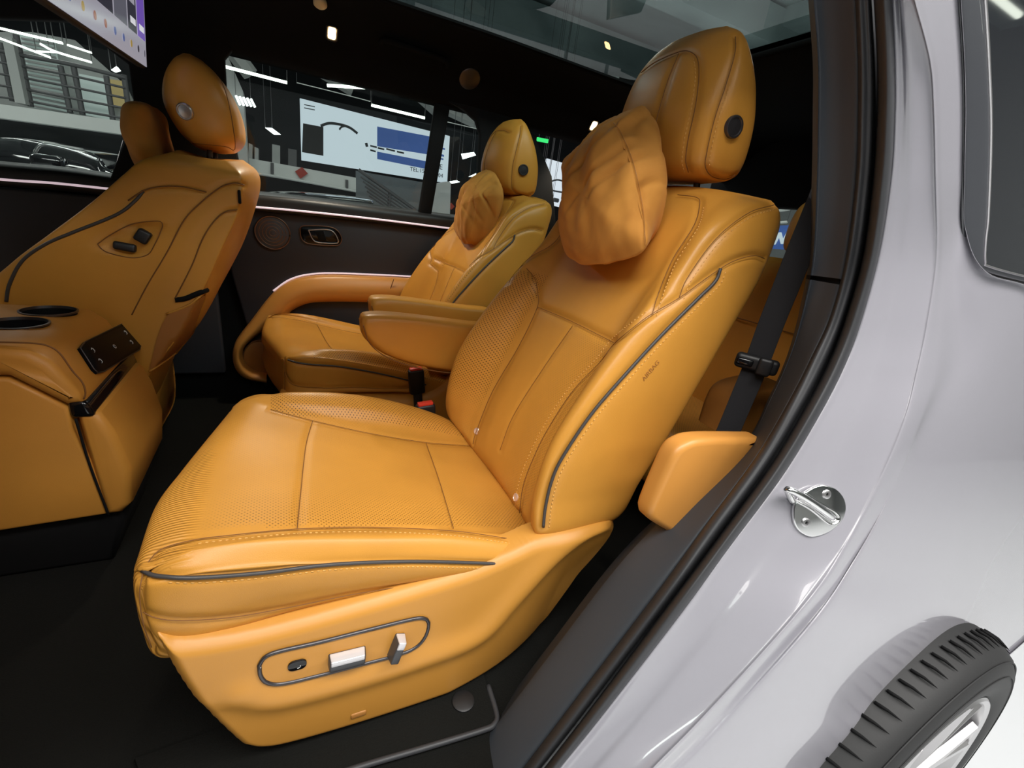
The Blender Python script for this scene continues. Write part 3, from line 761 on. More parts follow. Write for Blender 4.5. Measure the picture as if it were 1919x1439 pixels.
# ---- door striker bolted to the jamb
def on_body(px, lift=0): 
    p, n_ = drape(BODYB, [px], raw=True, lift=lift); return p[0], n_[0]
sc, sn = on_body((1530, 955)); 
st = thing('door_striker', 'chrome door striker loop bolted on the painted door jamb', 'striker', tuple(sc))
pl_px = [(1539, 907), (1562, 914), (1577, 930), (1582, 950), (1577, 970), (1565, 985), (1545, 998), (1519, 1005), (1500, 998), (1488, 985), (1481, 968), (1481, 945), (1494, 926), (1515, 912)]
ring = drape(BODYB, smooth_line(np.array(pl_px+[pl_px[0]], float), 50)[:-1], raw=True)[0]
# flat plate: project ring to the mean plane
ring = ring-np.outer((ring-sc)@sn, sn)
obj('plate', prism(ring-sn*.002, sn*.0055, .0015), MATS['chrome'], st, auto=50)
for q in [(1549, 926), (1510, 979)]:
    d = ray(q); t = np.dot(sc+sn*.0035, sn)/np.dot(d, sn); c = d*t
    sw = obj('screw', lathe([(.0062, 0), (.0062, .0012), (.0052, .0020), (.0026, .0020), (.0022, .0004), (.0001, .0004)], c, sn, n=24), MATS['satin_metal'], st, auto=40)
    obj('screw_socket', lathe([(.0023, .0004), (.0001, .0008)], c, sn, n=6), MATS['soft_black'], sw, smooth=False)
def plp(px, h): 
    d = ray(px); t = np.dot(sc+sn*h, sn)/np.dot(d, sn); return d*t
loopP = smooth_line(np.array([plp((1560, 970), -.002), plp((1556, 968), .006), plp((1545, 958), .013), plp((1520, 940), .016), plp((1495, 925), .017), plp((1476, 917), .015), plp((1478, 925), .007), plp((1486, 940), -.002)]), 50)
obj('loop', tube(loopP, np.linspace(.0052, .0040, 50), 14), MATS['chrome'], st)
obj('bead', tube(smooth_line(np.array([plp((1490, 938), .0035), plp((1520, 955), .0035), plp((1555, 982), .0035), plp((1572, 976), .0035), plp((1568, 962), .0035), plp((1535, 942), .0035), plp((1505, 922), .0035)]), 40), .0018, 8), MATS['chrome'], st)

# ---- rear wheel
WC = np.array([1.04, .125, -.99]); WR = .40
wh = thing('rear_wheel', 'rear wheel with black tyre and silver multi-spoke rim under the fender', 'wheel', (WC[0], WC[1]+.12, GROUND))
prof = [(.292, .012), (.300, .002), (.33, -.004), (.362, -.002), (.383, .010), (.393, .026), (.400, .06), (.402, .12), (.400, .19), (.385, .235), (.34, .25), (.292, .24)]
ty = lathe(prof, WC, (0, 1, 0), n=160, caps=False)
obj('tyre', ty, MATS['tyre'], wh, auto=50)
nb = 84
for i in range(nb):
    a = 2*math.pi*i/nb
    if not (.25*math.pi < a < 1.1*math.pi): continue
    e = np.array([math.cos(a), 0, math.sin(a)]); tn = np.array([-math.sin(a), 0, math.cos(a)])
    P = [WC+e*(.3955+.006*min(1, k/2))+np.array([0, .022+.035*k/4, 0])+tn*.008*k/4 for k in range(5)]
    obj('tread_sipe', tube(np.array(P), [.0004, .0018, .0026, .003, .003], 5), MATS['soft_black'], wh)
for rr, rad in ((.377, .0016), (.352, .0010)):
    an = np.linspace(0, 2*math.pi, 120)
    obj('sidewall_rib', tube(np.stack([WC[0]+rr*np.cos(an), np.full(120, WC[1]+(.005 if rr > .36 else -.004)), WC[2]+rr*np.sin(an)], 1), rad, 5, caps=False), MATS['tyre'], wh)
lt = text_md('CV2', .03, WC, (1, 0, 0), (0, 0, 1), .0006)
la = math.radians(140); lu = np.array([math.sin(la), 0, -math.cos(la)]); lv = np.array([math.cos(la), 0, math.sin(la)])
lt.v = WC+np.array([0, -.0045, 0])+((lt.v-WC)[:, :1]-.03)*lu+((lt.v-WC)[:, 2:]+.322)*lv
obj('tyre_lettering', lt, MATS['rubber'], wh, smooth=False)
rimm = lathe([(.294, .004), (.290, .0), (.280, .004), (.275, .02), (.262, .05), (.255, .12), (.262, .2), (.270, .2)], WC, (0, 1, 0), n=96, caps=False)
ri = obj('rim', rimm, MATS['satin_metal'], wh, auto=40)
for i in range(7):
    for s_ in (-1, 1):
        a = 2*math.pi*i/7+.3; b = a+s_*.13
        p0 = WC+np.array([.05*math.cos(a), .035, .05*math.sin(a)]); p1 = WC+np.array([.16*math.cos(a+.04*s_), .022, .16*math.sin(a+.04*s_)]); p2 = WC+np.array([.277*math.cos(b), .012, .277*math.sin(b)])
        obj('spoke', tube(smooth_line(np.array([p0, p1, p2]), 12), np.linspace(.016, .012, 12), 6), MATS['satin_metal'], wh, auto=30)
obj('hub_cap', lathe([(.055, .05), (.055, .028), (.045, .02), (.001, .018)], WC, (0, 1, 0), n=40), MATS['satin_metal'], wh, auto=30)
obj('brake_disc', lathe([(.19, .09), (.19, .10), (.06, .10), (.06, .09)], WC, (0, 1, 0), n=60), MATS['dark_metal'], wh, auto=30)

# ================================================================== cabin floor, mat, tan wheelhouse trim, belt
FZ = -.757
struct(obj('floor', box((.35, 1.13, FZ-.03), (3.2, 1.56, .06)), MATS['carpet'], smooth=False), 'black carpeted cabin floor')
m_px = [(690, 1432), (905, 1368), (925, 1358), (931, 1340), (915, 1285), (905, 1250), (500, 1330), (250, 1420), (300, 1560)]
mo = np.array([at(p, 2, FZ+.012) for p in m_px])
fm = obj('floor_mat', prism(mo, (0, 0, -.012), .004), MATS['carpet'], None, auto=40); tag(fm, 'black carpet floor mat under the nearest captain seat', 'mat')
obj('mat_edge', tube(smooth_line(np.array([at(p, 2, FZ+.012) for p in [(640, 1448), (690, 1432), (800, 1400), (905, 1368), (925, 1358), (931, 1340), (915, 1285)]]), 50), .0045, 8), MATS['rubber'], fm)
obj('mat_clip', lathe([(.018, 0), (.018, .003), (.015, .0045), (.001, .005)], at((868, 1315), 2, FZ+.012), (0, 0, 1), n=28), MATS['black_plastic'], fm, auto=30)
# tan cover over the wheelhouse at the end of the sill
tp = [(1428, 823), (1325, 824), (1290, 833), (1268, 852), (1245, 900), (1224, 950), (1219, 968), (1224, 980), (1272, 1008), (1288, 1012), (1305, 1003), (1330, 968), (1380, 893)]
to = smooth_line(np.array(tp+[tp[0]], float), 60)[:-1]
outl = atY([tuple(p) for p in to], .385)
cv = prism(outl, (0, .034, 0), .010, 4)
struct(obj('trim_6', cv, MATS['tan_trim'], auto=50), 'tan leather cover at the rear end of the door sill')
# seat belt with its plastic guide
bl = smooth_line(np.array([at(p, 1, y) for p, y in [((1548, 355), .46), ((1525, 410), .46), ((1500, 470), .46), ((1472, 540), .465), ((1444, 610), .47), ((1415, 688), .475), ((1385, 760), .48), ((1352, 838), .485), ((1335, 880), .49)]]), 60)
tv = np.gradient(bl, axis=0); tv /= np.linalg.norm(tv, axis=1, keepdims=True)
vd = -bl/np.linalg.norm(bl, axis=1, keepdims=True); nrm = vd*.8+np.array([-.45, -.4, 0]); nrm -= tv*(nrm*tv).sum(1, keepdims=True); nrm /= np.linalg.norm(nrm, axis=1, keepdims=True)
wv = np.cross(tv, nrm)*.0185
mat('webbing', (.014, .014, .017), .8, bump=(1500, .5, .0008))
belt = thing('seat_belt', 'black seat belt hanging behind the nearest captain seat with plastic guide', 'seat belt', tuple(bl[-1]))
obj('webbing', ribbon(bl, wv, nrm*.0007), MATS['webbing'], belt)
gi = int(np.argmin(np.abs(bl[:, 2]-at((1413, 683), 1, .475)[2])))
gc = bl[gi]; gu = wv[gi]/np.linalg.norm(wv[gi]); gt = tv[gi]; gn = np.cross(gu, gt)
if gn@gc > 0: gn = -gn
R3 = np.stack([gu, gt, gn], 1)
g0 = obj('belt_guide', box(gc+gn*.004, (.066, .026, .016), .0065, 3, R3), MATS['black_plastic'], belt)
obj('guide_clip', box(gc+gn*.012-gu*.012, (.022, .030, .014), .005, 3, R3), MATS['black_plastic'], g0)
obj('guide_clip', box(gc+gn*.011+gu*.018, (.026, .012, .008), .003, 2, R3), MATS['gloss_black'], g0)

# ---- third row
def T3(dy):
    def f(v): q = v.copy(); q[:, 0] = (q[:, 0]-.36)*.92+1.20; q[:, 1] += dy; q[:, 2] = q[:, 2]*.95-.02; return q
    return f
def bench(y, lab):
    t = thing('third_row_seat', lab, 'car seat', (1.2, y, -.60), 'third-row seats')
    S = [[(x, y+v, z) for v, z in ((0, zt), (-.2, zt+.006), (-.25, zt-.02), (-.255, zb), (0, zb), (.255, zb), (.25, zt-.02), (.2, zt+.006))] for x, zt, zb in ((.80, -.47, -.50), (.81, -.44, -.56), (.86, -.43, -.60), (1.0, -.45, -.62), (1.15, -.47, -.64), (1.28, -.49, -.64))]
    cm = loft(S, 40, 60); cm.attrs['perf'] = ((np.abs(cm.v[:, 1]-y) < .17) & (cm.normals()[:, 2] > .5))*1.0; cm.attrs['ribs'] = cm.attrs['perf']*0
    obj('cushion', cm, MATS['leather_perf_seat'], t)
    S = [[(x+d, y+v, z) for d, v in ((0, 0), (-.001, -.1), (-.004*k-.002, -.17), (-.02*k, -.225), (.02, -.25), (.08, -.245), (.10, -.12), (.10, 0), (.10, .12), (.08, .245), (.02, .25), (-.02*k, .225), (-.004*k-.002, .17), (-.001, .1))] for x, z, k in ((1.22, -.56, .6), (1.235, -.50, 1), (1.27, -.38, 1.2), (1.31, -.25, 1.2), (1.35, -.12, .8), (1.375, -.03, .4), (1.40, .0, .2))]
    b = loft(S, 60, 70); bb = obj('backrest', b, MATS['leather'], t)
    for z in (-.20,):
        obj('seam', tube(np.array([(1.322+.002*abs(v)-.004, y+v, z) for v in np.linspace(-.2, .2, 20)]), .0018, 5), MATS['seam'], bb)
    for v in (-.17, .17):
        obj('seam', tube(smooth_line(np.array([(1.265, y+v, -.38), (1.305, y+v, -.25), (1.345, y+v, -.12)])-np.array([.006, 0, 0]), 20), .0018, 5), MATS['seam'], bb)
    S = [[(x+d*w_/.12, y+v*w_, z) for d, v in ((-.03, 0), (-.028, -.6), (0, -.98), (.035, -.8), (.045, 0), (.035, .8), (0, .98), (-.028, .6))] for x, z, w_ in ((1.42, .02, .06), (1.42, .03, .11), (1.425, .09, .122), (1.435, .15, .115), (1.44, .185, .08))]
    hh = obj('headrest', loft(S, 40, 50), MATS['leather'], t)
    for sg in (-1, 1): obj('headrest_post', tube(np.array([(1.43, y+.05*sg, -.03), (1.43, y+.05*sg, .05)]), .005, 8), MATS['dark_metal'], t)
    obj('anchor_badge', lathe([(.009, 0), (.009, .002), (.001, .003)], np.array([1.257, y-.15, -.44]), (-1, 0, .3), n=18), MATS['copper'], t)
bench(.885, 'tan leather third-row seat just behind the belt of the nearest seat')
bench(1.43, 'tan leather third-row seat on the far side, mostly hidden')
tr = [(1372, 824), (1390, 775), (1408, 748), (1435, 735), (1480, 728), (1500, 740), (1470, 800), (1440, 840)]
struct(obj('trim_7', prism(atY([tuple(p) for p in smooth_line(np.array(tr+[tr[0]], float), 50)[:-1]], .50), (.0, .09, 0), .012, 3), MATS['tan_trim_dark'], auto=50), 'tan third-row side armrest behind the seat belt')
obj_slot = obj('slot', box(at((1468, 742), 1, .497), (.035, .01, .014), .004), MATS['soft_black'], bpy.data.objects['trim_7'])

# ================================================================== cabin shell on the far side
FY = 1.83
def px_panel(name, pxs, y, th, m, n=0, bev=.006, parent=None):
    P = np.array(list(pxs)+[pxs[0]], float); P = smooth_line(P, n)[:-1] if n else P[:-1]
    return obj(name, prism(atY([tuple(p) for p in P], y), (0, th, 0), bev), m, parent, auto=50)
d1 = struct(bpy.data.objects.new('door_1', None), 'closed far rear door with dark trim and tan armrest'); COL.objects.link(d1); d1.location = (.3, FY, FZ)
d2 = struct(bpy.data.objects.new('door_2', None), 'closed far front door with dark trim'); COL.objects.link(d2); d2.location = (-.8, FY, FZ)
mat('door_dark', (.036, .035, .042), .6, bump=(900, .2, .0005))
mat('ambient_light', (.8, .7, .75), .4, emis=(1.0, .78, .86), estr=.7)
# lower trim panels
def xz_prism(name, pts, y, th, m, parent=None, bev=.008): return obj(name, prism(np.array([(x, y, z) for x, z in pts]), (0, th, 0), bev), m, parent, auto=50)
xz_prism('trim_panel', [(-.17, -.085), (.64, -.065), (.66, -.30), (.60, -.66), (.15, -.66), (-.05, -.62), (-.12, -.50), (-.16, -.30)], FY, .05, MATS['door_dark'], d1)
xz_prism('trim_panel', [(-1.3, -.12), (-.21, -.09), (-.20, -.66), (-1.3, -.66)], FY+.004, .05, MATS['door_dark'], d2)
struct(xz_prism('wall_right', [(-1.4, -.06), (1.6, .0), (1.6, -.78), (-1.4, -.78)], FY+.03, .06, MATS['soft_black']), 'black inner body side on the far side')
# window sills above the light strips
def tube_px(name, pxs, y, r, m, parent, n=40): return obj(name, tube(smooth_line(atY(pxs, y), n), r, 10), m, parent)
def sill(name, pxs, y, parent):
    c = smooth_line(atY(pxs, y), 50); S = [[p+np.array(o) for o in ((0, -.012, -.030), (0, -.022, -.004), (0, -.015, .018), (0, .02, .026), (0, .06, .026), (0, .06, -.03))] for p in c]
    return obj(name, loft(np.array(S), 50, 24), MATS['black_plastic'], parent)
sill('window_ledge', [(455, 374), (560, 384), (700, 400), (870, 420), (930, 428)], FY-.01, d1)
sill('window_ledge', [(-260, 300), (0, 324), (120, 334), (215, 346), (330, 360)], FY-.01, d2)
tube_px('light_strip', [(468, 387), (560, 395), (700, 410), (860, 430)], FY-.034, .0032, MATS['ambient_light'], d1)
tube_px('light_strip', [(-250, 312), (0, 336), (100, 343), (215, 355)], FY-.034, .0032, MATS['ambient_light'], d2)
# speaker grille and door handle
sp = at((511, 436), 1, FY); spk = obj('speaker', lathe([(.056, .0), (.056, -.006), (.053, -.009), (.050, -.006), (.001, -.011)], sp, (0, 1, 0), n=48), MATS['dark_metal'], d1, auto=30)
mat('bronze', (.30, .17, .11), .35, .9); rg = obj('speaker_ring', tube(disc_pts(sp+np.array([0, -.008, 0]), (1, 0, 0), (0, 0, 1), .053, 48), .0018, 6, False), MATS['bronze'], spk)
for k in range(4):
    rr = .010+.0105*k
    obj('grille_ring', tube(disc_pts(sp+np.array([0, -.0102+.001*k, 0]), (1, 0, 0), (0, 0, 1), rr, 36), .0012, 5, False), MATS['bronze'], spk)
hp = [(562, 428), (570, 423), (610, 424), (630, 430), (640, 445), (638, 456), (628, 460), (590, 458), (572, 454), (564, 444)]
hl = smooth_line(np.array(hp+[hp[0]], float), 50)[:-1]
hd = obj('handle_bezel', prism(atY([tuple(p) for p in hl], FY-.004), (0, .012, 0), .002), MATS['gloss_black'], d1, auto=40)
obj('handle_rim', tube(np.vstack([atY([tuple(p) for p in hl], FY-.006), atY([tuple(hl[0])], FY-.006)]), .0016, 6, False), MATS['bronze'], hd)
ip = [(578, 431), (612, 430), (626, 436), (634, 452), (628, 456), (596, 454), (586, 448)]
il = smooth_line(np.array(ip+[ip[0]], float), 40)
obj('handle_lever', tube(atY([tuple(p) for p in il], FY-.011), .0020, 8, False), MATS['satin_metal'], hd, label='bright metal lever frame')
pp = [(590, 434), (606, 433), (612, 450), (598, 451)]
obj('handle_cup', prism(atY(pp, FY-.0125), (0, .004, 0), .001), MATS['soft_black'], hd)
# sweeping tan armrest of the far door
bo_px = [(500, 716), (462, 708), (443, 692), (436, 668), (441, 643), (467, 607), (510, 552), (543, 528), (580, 518), (633, 516), (733, 520), (800, 524)]
bi_px = [(500, 700), (478, 694), (462, 682), (455, 664), (462, 645), (490, 622), (533, 597), (548, 582), (573, 570), (607, 566), (677, 566), (800, 572)]
ao = catmull(atY(bo_px, FY-.02), 70); ai = catmull(atY(bi_px, FY-.02), 70)
lo = lambda a, dy: a+np.array([0, dy, 0])
G = np.stack([lo(ao, .035), lo(ao, 0), lo(ao*.93+ai*.07, -.018), lo(ao*.6+ai*.4, -.034), lo(ao*.3+ai*.7, -.032), lo(ai*.95+ao*.05, -.012), lo(ai, .01), lo(ai, .035)], 1)
ag = grid_md(np.stack([catmull(r, 36) for r in G])); k = len(ag.v)//2
if ag.normals()[k][1] > 0: ag.f = [q[::-1] for q in ag.f]
am = obj('door_armrest', ag, MATS['tan_trim'], d1)
obj('seam', tube(smooth_line(atY([(738, 523), (730, 545), (720, 566)], FY-.052), 14), .0016, 5), MATS['seam'], am)
obj('light_strip', tube(catmull(atY([(512, 545), (543, 524), (580, 514), (633, 512), (733, 516), (790, 519)], FY-.004), 50), .0030, 8), MATS['ambient_light'], d1)
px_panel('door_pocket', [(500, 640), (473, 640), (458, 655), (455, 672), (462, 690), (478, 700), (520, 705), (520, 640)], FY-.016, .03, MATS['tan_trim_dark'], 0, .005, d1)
obj('pocket_groove', tube(smooth_line(atY([(512, 638), (478, 639), (461, 653), (456, 670), (463, 689), (480, 698), (500, 701)], FY-.018), 40), .002, 5), MATS['seam'], d1)
# pillars and window openings on the far side
pillar = MATS['soft_black']
struct(px_panel('trim_8', [(-400, -60), (-200, 20), (0, 33), (130, 38), (185, 78), (240, 120), (249, 187), (238, 250), (205, 335), (200, 372), (480, 395), (462, 370), (445, 290), (425, 180), (421, 110), (435, 93), (420, 60), (0, -60)], FY-.03, .03, pillar), 'black far side centre pillar trim')
struct(px_panel('trim_9', [(817, 186), (845, 196), (808, 408), (784, 404)], FY-.01, .02, pillar), 'black post dividing the far rear side glass')
struct(px_panel('trim_10', [(835, 188), (870, 205), (893, 226), (901, 252), (896, 330), (862, 420), (1045, 450), (1035, 330), (1003, 254), (960, 215), (900, 190)], FY-.03, .03, pillar), 'black far side rear pillar trim')
for i, pxs in enumerate([[(425, 90), (500, 95), (600, 119), (720, 157), (822, 184), (790, 408), (470, 380), (440, 300), (418, 150)], [(838, 190), (880, 205), (905, 250), (900, 330), (866, 422), (800, 412)],
                         [(-400, -40), (0, 28), (135, 34), (245, 118), (252, 187), (206, 345), (-300, 300)]]):
    wn = struct(px_panel('window_%d' % (i+2), pxs, FY+.005, .004, MATS['side_glass'], 0, 0), ['far rear door side glass', 'small fixed far side glass', 'far front door side glass'][i])
# rear end of the cabin
struct(obj('trim_11', merge([box((2.05, 1.13, .42), (.06, 1.6, .42), .01), box((2.05, 1.13, -.48), (.06, 1.6, .76), .01)]), MATS['soft_black']), 'black tailgate trim above and below the rear glass')
struct(obj('window_5', box((2.05, 1.13, .055), (.006, 1.5, .34)), MATS['side_glass'], smooth=False), 'tinted tailgate glass')
struct(px_panel('trim_12', [(1100, 290), (1145, 330), (1150, 460), (1040, 445), (1045, 430), (1060, 420)], FY-.03, .03, pillar), 'black far side tail pillar trim')
struct(xz_prism('wall_left', [(.66, .50), (2.05, .46), (2.05, -.6), (.72, -.5), (.80, -.12), (.70, .15)], .40, .04, MATS['soft_black']), 'black inner side trim behind the near pillar')

# ---- headliner with the glass roof
HLZ = lambda x: .515-.02*max(0, x-.6)
def hl_strip(x0, x1, y0, y1, name, lab, n=20):
    G = np.array([[(x, y0+(y1-y0)*t, HLZ(x)-.0) for t in np.linspace(0, 1, 6)] for x in np.linspace(x0, x1, n)])
    md = grid_md(G); md2 = MD(md.v+np.array([0, 0, .03]), [q[::-1] for q in md.f]); md = merge([md, md2])
    return struct(obj(name, md, MATS['headliner']), lab)
prof = [(FY+.02, .345), (FY-.02, .355), (FY-.05, .39), (FY-.10, .45), (FY-.17, .495), (1.60, .512), (1.56, .515)]
G = np.array([catmull(np.array([(x, y, z-(.02*max(0, x-.6))) for y, z in prof]), 30) for x in np.linspace(-1.4, 2.05, 60)])
hm = grid_md(G); 
if hm.normals()[len(hm.v)//2][2] > 0: hm.f = [q[::-1] for q in hm.f]
struct(obj('ceiling', hm, MATS['headliner']), 'black headliner curving down to the far windows')
hl_strip(-1.4, .20, .55, 1.60, 'ceiling', 'black headliner ahead of the glass roof')
hl_strip(1.19, 2.05, .42, 1.60, 'ceiling', 'black headliner behind the glass roof')
hl_strip(-1.4, 2.05, .36, .62, 'ceiling', 'black headliner above the near door')
rg_ = struct(obj('window_6', box((.70, 1.10, .535), (1.04, 1.06, .006)), MATS['roof_glass'], smooth=False), 'large tinted glass roof panel')
rimp = catmull(np.array([(.235, .66), (.215, 1.0), (.22, 1.50), (.245, 1.555), (.31, 1.575), (.7, 1.575), (1.10, 1.575), (1.17, 1.55), (1.18, 1.45), (1.18, 1.0), (1.175, .66)]), 90)
obj('glass_surround', tube(np.array([(x, y, HLZ(x)+.002) for x, y in rimp]), .010, 8), MATS['headliner'], rg_)
# corners of the opening
for cx, cy, sx in ((.20, 1.60, 1), (1.19, 1.60, -1)):
    P = [(cx, cy, HLZ(cx))]+[(cx+sx*(.10-.10*math.cos(a)), cy-.02-(.10-.10*math.sin(a)), HLZ(cx)) for a in np.linspace(0, math.pi/2, 8)]
    struct(obj('ceiling', prism(P, (0, 0, .02)), MATS['headliner'], smooth=False), 'rounded headliner corner of the roof opening')
# lamps and small fittings in the headliner
mat('lamp_warm', (1, .85, .6), .4, emis=(1.0, .62, .25), estr=14)
mat('cream_plastic', (.55, .46, .25), .5)
def roof_pt(px):
    d = ray(px)
    bv = hm.bvh(); h = bv.ray_cast(Vector((0, 0, 0)), Vector(d).normalized())
    if h[0] is not None: return np.array(h[0]), np.array(h[1])
    return d*(.505/d[2]), np.array([0, 0, -1.])
for px, lab in (((622, 61), 'warm glowing reading lamp in the headliner above the far window'), ((1112, 235), 'warm glowing reading lamp in the headliner near the far rear headrest')):
    p, n_ = roof_pt(px); n_ = n_ if n_@p < 0 else -n_
    u, v_, n2 = plane_frame(n_)
    la = thing('reading_lamp', lab, 'lamp', tuple(p), 'headliner reading lamps')
    obj('lens', prism([p+n_*.002+q[0]*u+q[1]*v_ for q in rrect(.022, .034, .006)], n_*.003, .001), MATS['lamp_warm'], la)
    obj('bezel', tube(np.array([p+n_*.003+q[0]*u+q[1]*v_ for q in np.vstack([rrect(.030, .042, .008), rrect(.030, .042, .008)[:1]])]), .003, 6, False), MATS['black_plastic'], la)
    L_ = bpy.data.lights.new('lamp_glow', 'SPOT'); L_.energy = 20.0; L_.color = (1, .88, .70); L_.spot_size = 1.9; L_.spot_blend = .6; L_.shadow_soft_size = .03
    lo_ = bpy.data.objects.new('lamp_glow', L_); COL.objects.link(lo_); lo_.location = p+np.array([0, -.012, -.016]); lo_.rotation_euler = Vector((0, -.12, -1)).to_track_quat('-Z', 'Y').to_euler()
p, n_ = roof_pt((880, 147)); n_ = n_ if n_@p < 0 else -n_
sp2 = obj('ceiling_speaker', lathe([(.036, 0), (.036, .004), (.032, .006), (.001, .007)], p, n_, n=36), MATS['dark_metal'], None, auto=30); tag(sp2, 'round dark speaker cover in the headliner above the far rear seat', 'speaker')
p, n_ = roof_pt((600, 3)); n_ = n_ if n_@p < 0 else -n_
cp = obj('round_fitting', lathe([(.018, 0), (.018, .008), (.014, .012), (.001, .013)], p, n_, n=28), MATS['cream_plastic'], None); tag(cp, 'small cream round fitting in the headliner at the top of the picture', 'fitting')
gh = smooth_line(np.array([roof_pt(q)[0]-np.array([0, .012, .012]) for q in [(712, 75), (722, 68), (760, 80), (830, 105), (838, 118)]]), 30)
gho = obj('grab_handle', tube(gh, .009, 10), MATS['headliner'], None); tag(gho, 'black fabric grab handle above the far rear window', 'handle')

# ---- near side of the car outside the picture: closed front door, centre pillar, the opened rear door
d3 = struct(bpy.data.objects.new('door_3', None), 'closed near front door, outside the picture'); COL.objects.link(d3); d3.location = (-1.0, .32, FZ)
obj('door_skin', box((-1.05, .32, -.40), (1.5, .09, .78), .02), MATS['door_dark'], d3); obj('window_glass', box((-1.05, .33, .22), (1.44, .006, .46)), MATS['side_glass'], d3, smooth=False)
struct(obj('trim_13', box((-.34, .34, -.13), (.10, .08, 1.28), .02), MATS['trim_grey']), 'near centre pillar, outside the picture')
d4 = struct(bpy.data.objects.new('door_4', None), 'opened near rear door, outside the picture'); COL.objects.link(d4); d4.location = (-.45, -.15, FZ)
ang = math.radians(-78); Rz = np.array([(math.cos(ang), -math.sin(ang), 0), (math.sin(ang), math.cos(ang), 0), (0, 0, 1)])
ctr = np.array([-.36, .20, 0])+Rz@np.array([.45, 0, 0])
obj('door_skin', box(ctr+np.array([0, 0, -.42]), (.88, .09, .76), .03, 3, Rz), MATS['door_dark'], d4); obj('window_glass', box(ctr+np.array([0, 0, .20]), (.84, .006, .46), 0, 2, Rz), MATS['side_glass'], d4, smooth=False)
obj('window_frame', box(ctr+np.array([0, 0, .44]), (.88, .04, .04), .01, 2, Rz), MATS['trim_grey'], d4)
# ================================================================== centre console between the front seats
cs = thing('center_console', 'tan leather centre console with cup holders and rear control screen', 'console', (-.42, MID, FZ))
CY0, CY1 = .97, 1.28
# upper box, rounded
def ybox(name, prof, y0, y1, m, parent, bev=.02, seg=4):
    return obj(name, prism(np.array([(x, y0, z) for x, z in prof]), (0, y1-y0, 0), bev, seg), m, parent, auto=50)
ub = ybox('upper_box', [(-.86, -.297), (-.42, -.297), (-.378, -.304), (-.354, -.324), (-.320, -.385), (-.322, -.402), (-.345, -.406), (-.41, -.350), (-.86, -.335)], CY0, CY1, MATS['leather_dim'], cs, .018, 5)
lb = ybox('side_body', [(-.86, -.34), (-.41, -.353), (-.345, -.409), (-.345, -.45), (-.330, -.52), (-.318, -.635), (-.86, -.665)], CY0+.004, CY1-.004, MATS['leather_dim'], cs, .006, 2)
ybox('rear_panel', [(-.338, -.415), (-.305, -.425), (-.288, -.47), (-.275, -.545), (-.282, -.62), (-.30, -.640), (-.326, -.640)], CY0+.005, CY1-.005, MATS['leather_dim'], cs, .016, 4)
ybox('gloss_strip', [(-.345, -.396), (-.318, -.398), (-.310, -.430), (-.345, -.430)], CY0+.003, CY1-.003, MATS['gloss_black'], cs, .008, 3)
ybox('plinth', [(-.86, -.65), (-.31, -.625), (-.30, -.66), (-.33, FZ), (-.86, FZ)], CY0+.02, CY1-.02, MATS['soft_black'], cs, .01, 2)
obj('joint', tube(smooth_line(np.array([(-.337, CY0+.0035, -.43), (-.331, CY0+.0035, -.52), (-.318, CY0+.0035, -.637)]), 20), .0022, 5), MATS['soft_black'], cs)
obj('seam', tube(smooth_line(np.array([at(p, 1, CY0-.001) for p in [(-80, 640), (0, 641), (60, 643), (90, 648), (112, 662), (136, 695), (154, 716), (160, 734), (157, 748)]]), 50), .0014, 5), MATS['seam'], ub)
# strip screws
for q in [(199, 756), (264, 702)]:
    d = ray(q); c = d*(-.313/d[0]); obj('strip_screw', lathe([(.004, 0), (.004, .002), (.001, .0025)], c, (1, 0, 0), n=14), MATS['satin_metal'], cs)
# cup holders: wells cut into the box, each with a lining and a rim
def carve(o, cutters):
    for md in cutters:
        me = bpy.data.meshes.new('cutter'); me.from_pydata([tuple(p) for p in md.v], [], md.f); c = bpy.data.objects.new('cutter', me); COL.objects.link(c)
        mo = o.modifiers.new('cut', 'BOOLEAN'); mo.operation = 'DIFFERENCE'; mo.solver = 'EXACT'; mo.object = c
        bpy.context.view_layer.update(); new = bpy.data.meshes.new_from_object(o.evaluated_get(bpy.context.evaluated_depsgraph_get()))
        o.modifiers.clear(); o.data = new; bpy.data.objects.remove(c); bpy.data.meshes.remove(me)
cups = [at(p, 2, -.297) for p in ((32, 606), (92, 583))]
carve(ub, [lathe([(.042, -.075), (.042, .03)], c, (0, 0, 1), n=40) for c in cups])
for c in cups:
    obj('cup_rim', lathe([(.0445, -.001), (.0445, .002), (.0415, .0025), (.0405, -.003)], c, (0, 0, 1), n=44, caps=False), MATS['dark_metal'], cs, auto=40)
    wl = grid_md(np.array([[c+np.array([r*math.cos(a), r*math.sin(a), h]) for a in np.linspace(0, 2*math.pi, 40, endpoint=False)] for r, h in ((.0412, 0), (.0405, -.068), (.036, -.074), (.001, -.074))]), True)
    obj('cup_well', wl, MATS['soft_black'], cs)
# control screen on the slanting rear face
pn = np.array([.873, 0, .487]); pn /= np.linalg.norm(pn)
p0 = np.array([-.3305, 1.13, -.355]); uy = np.array([0, 1., 0]); vz = np.cross(pn, uy); vz = -vz if vz[2] < 0 else vz
scx = []
for q in [(150, 652), (160, 640), (228, 607), (240, 606), (250, 615), (264, 645), (262, 655), (195, 696), (184, 699), (176, 692)]:
    d = ray(q); scx.append(d*(np.dot(p0, pn)/np.dot(d, pn)))
scx = np.array(scx)
so = obj('control_screen', prism(scx-pn*.010, pn*.011, .003), mat('screen_black', (.004, .004, .005), .3, spec=.06), cs, auto=40, label='glossy black climate control screen')
obj('screen_rim', tube(np.vstack([scx+pn*.0005, scx[:1]+pn*.0005]), .0012, 5, False), MATS['dark_metal'], so)
def on_scr(q): d = ray(q); return d*(np.dot(p0+pn*.0014, pn)/np.dot(d, pn))
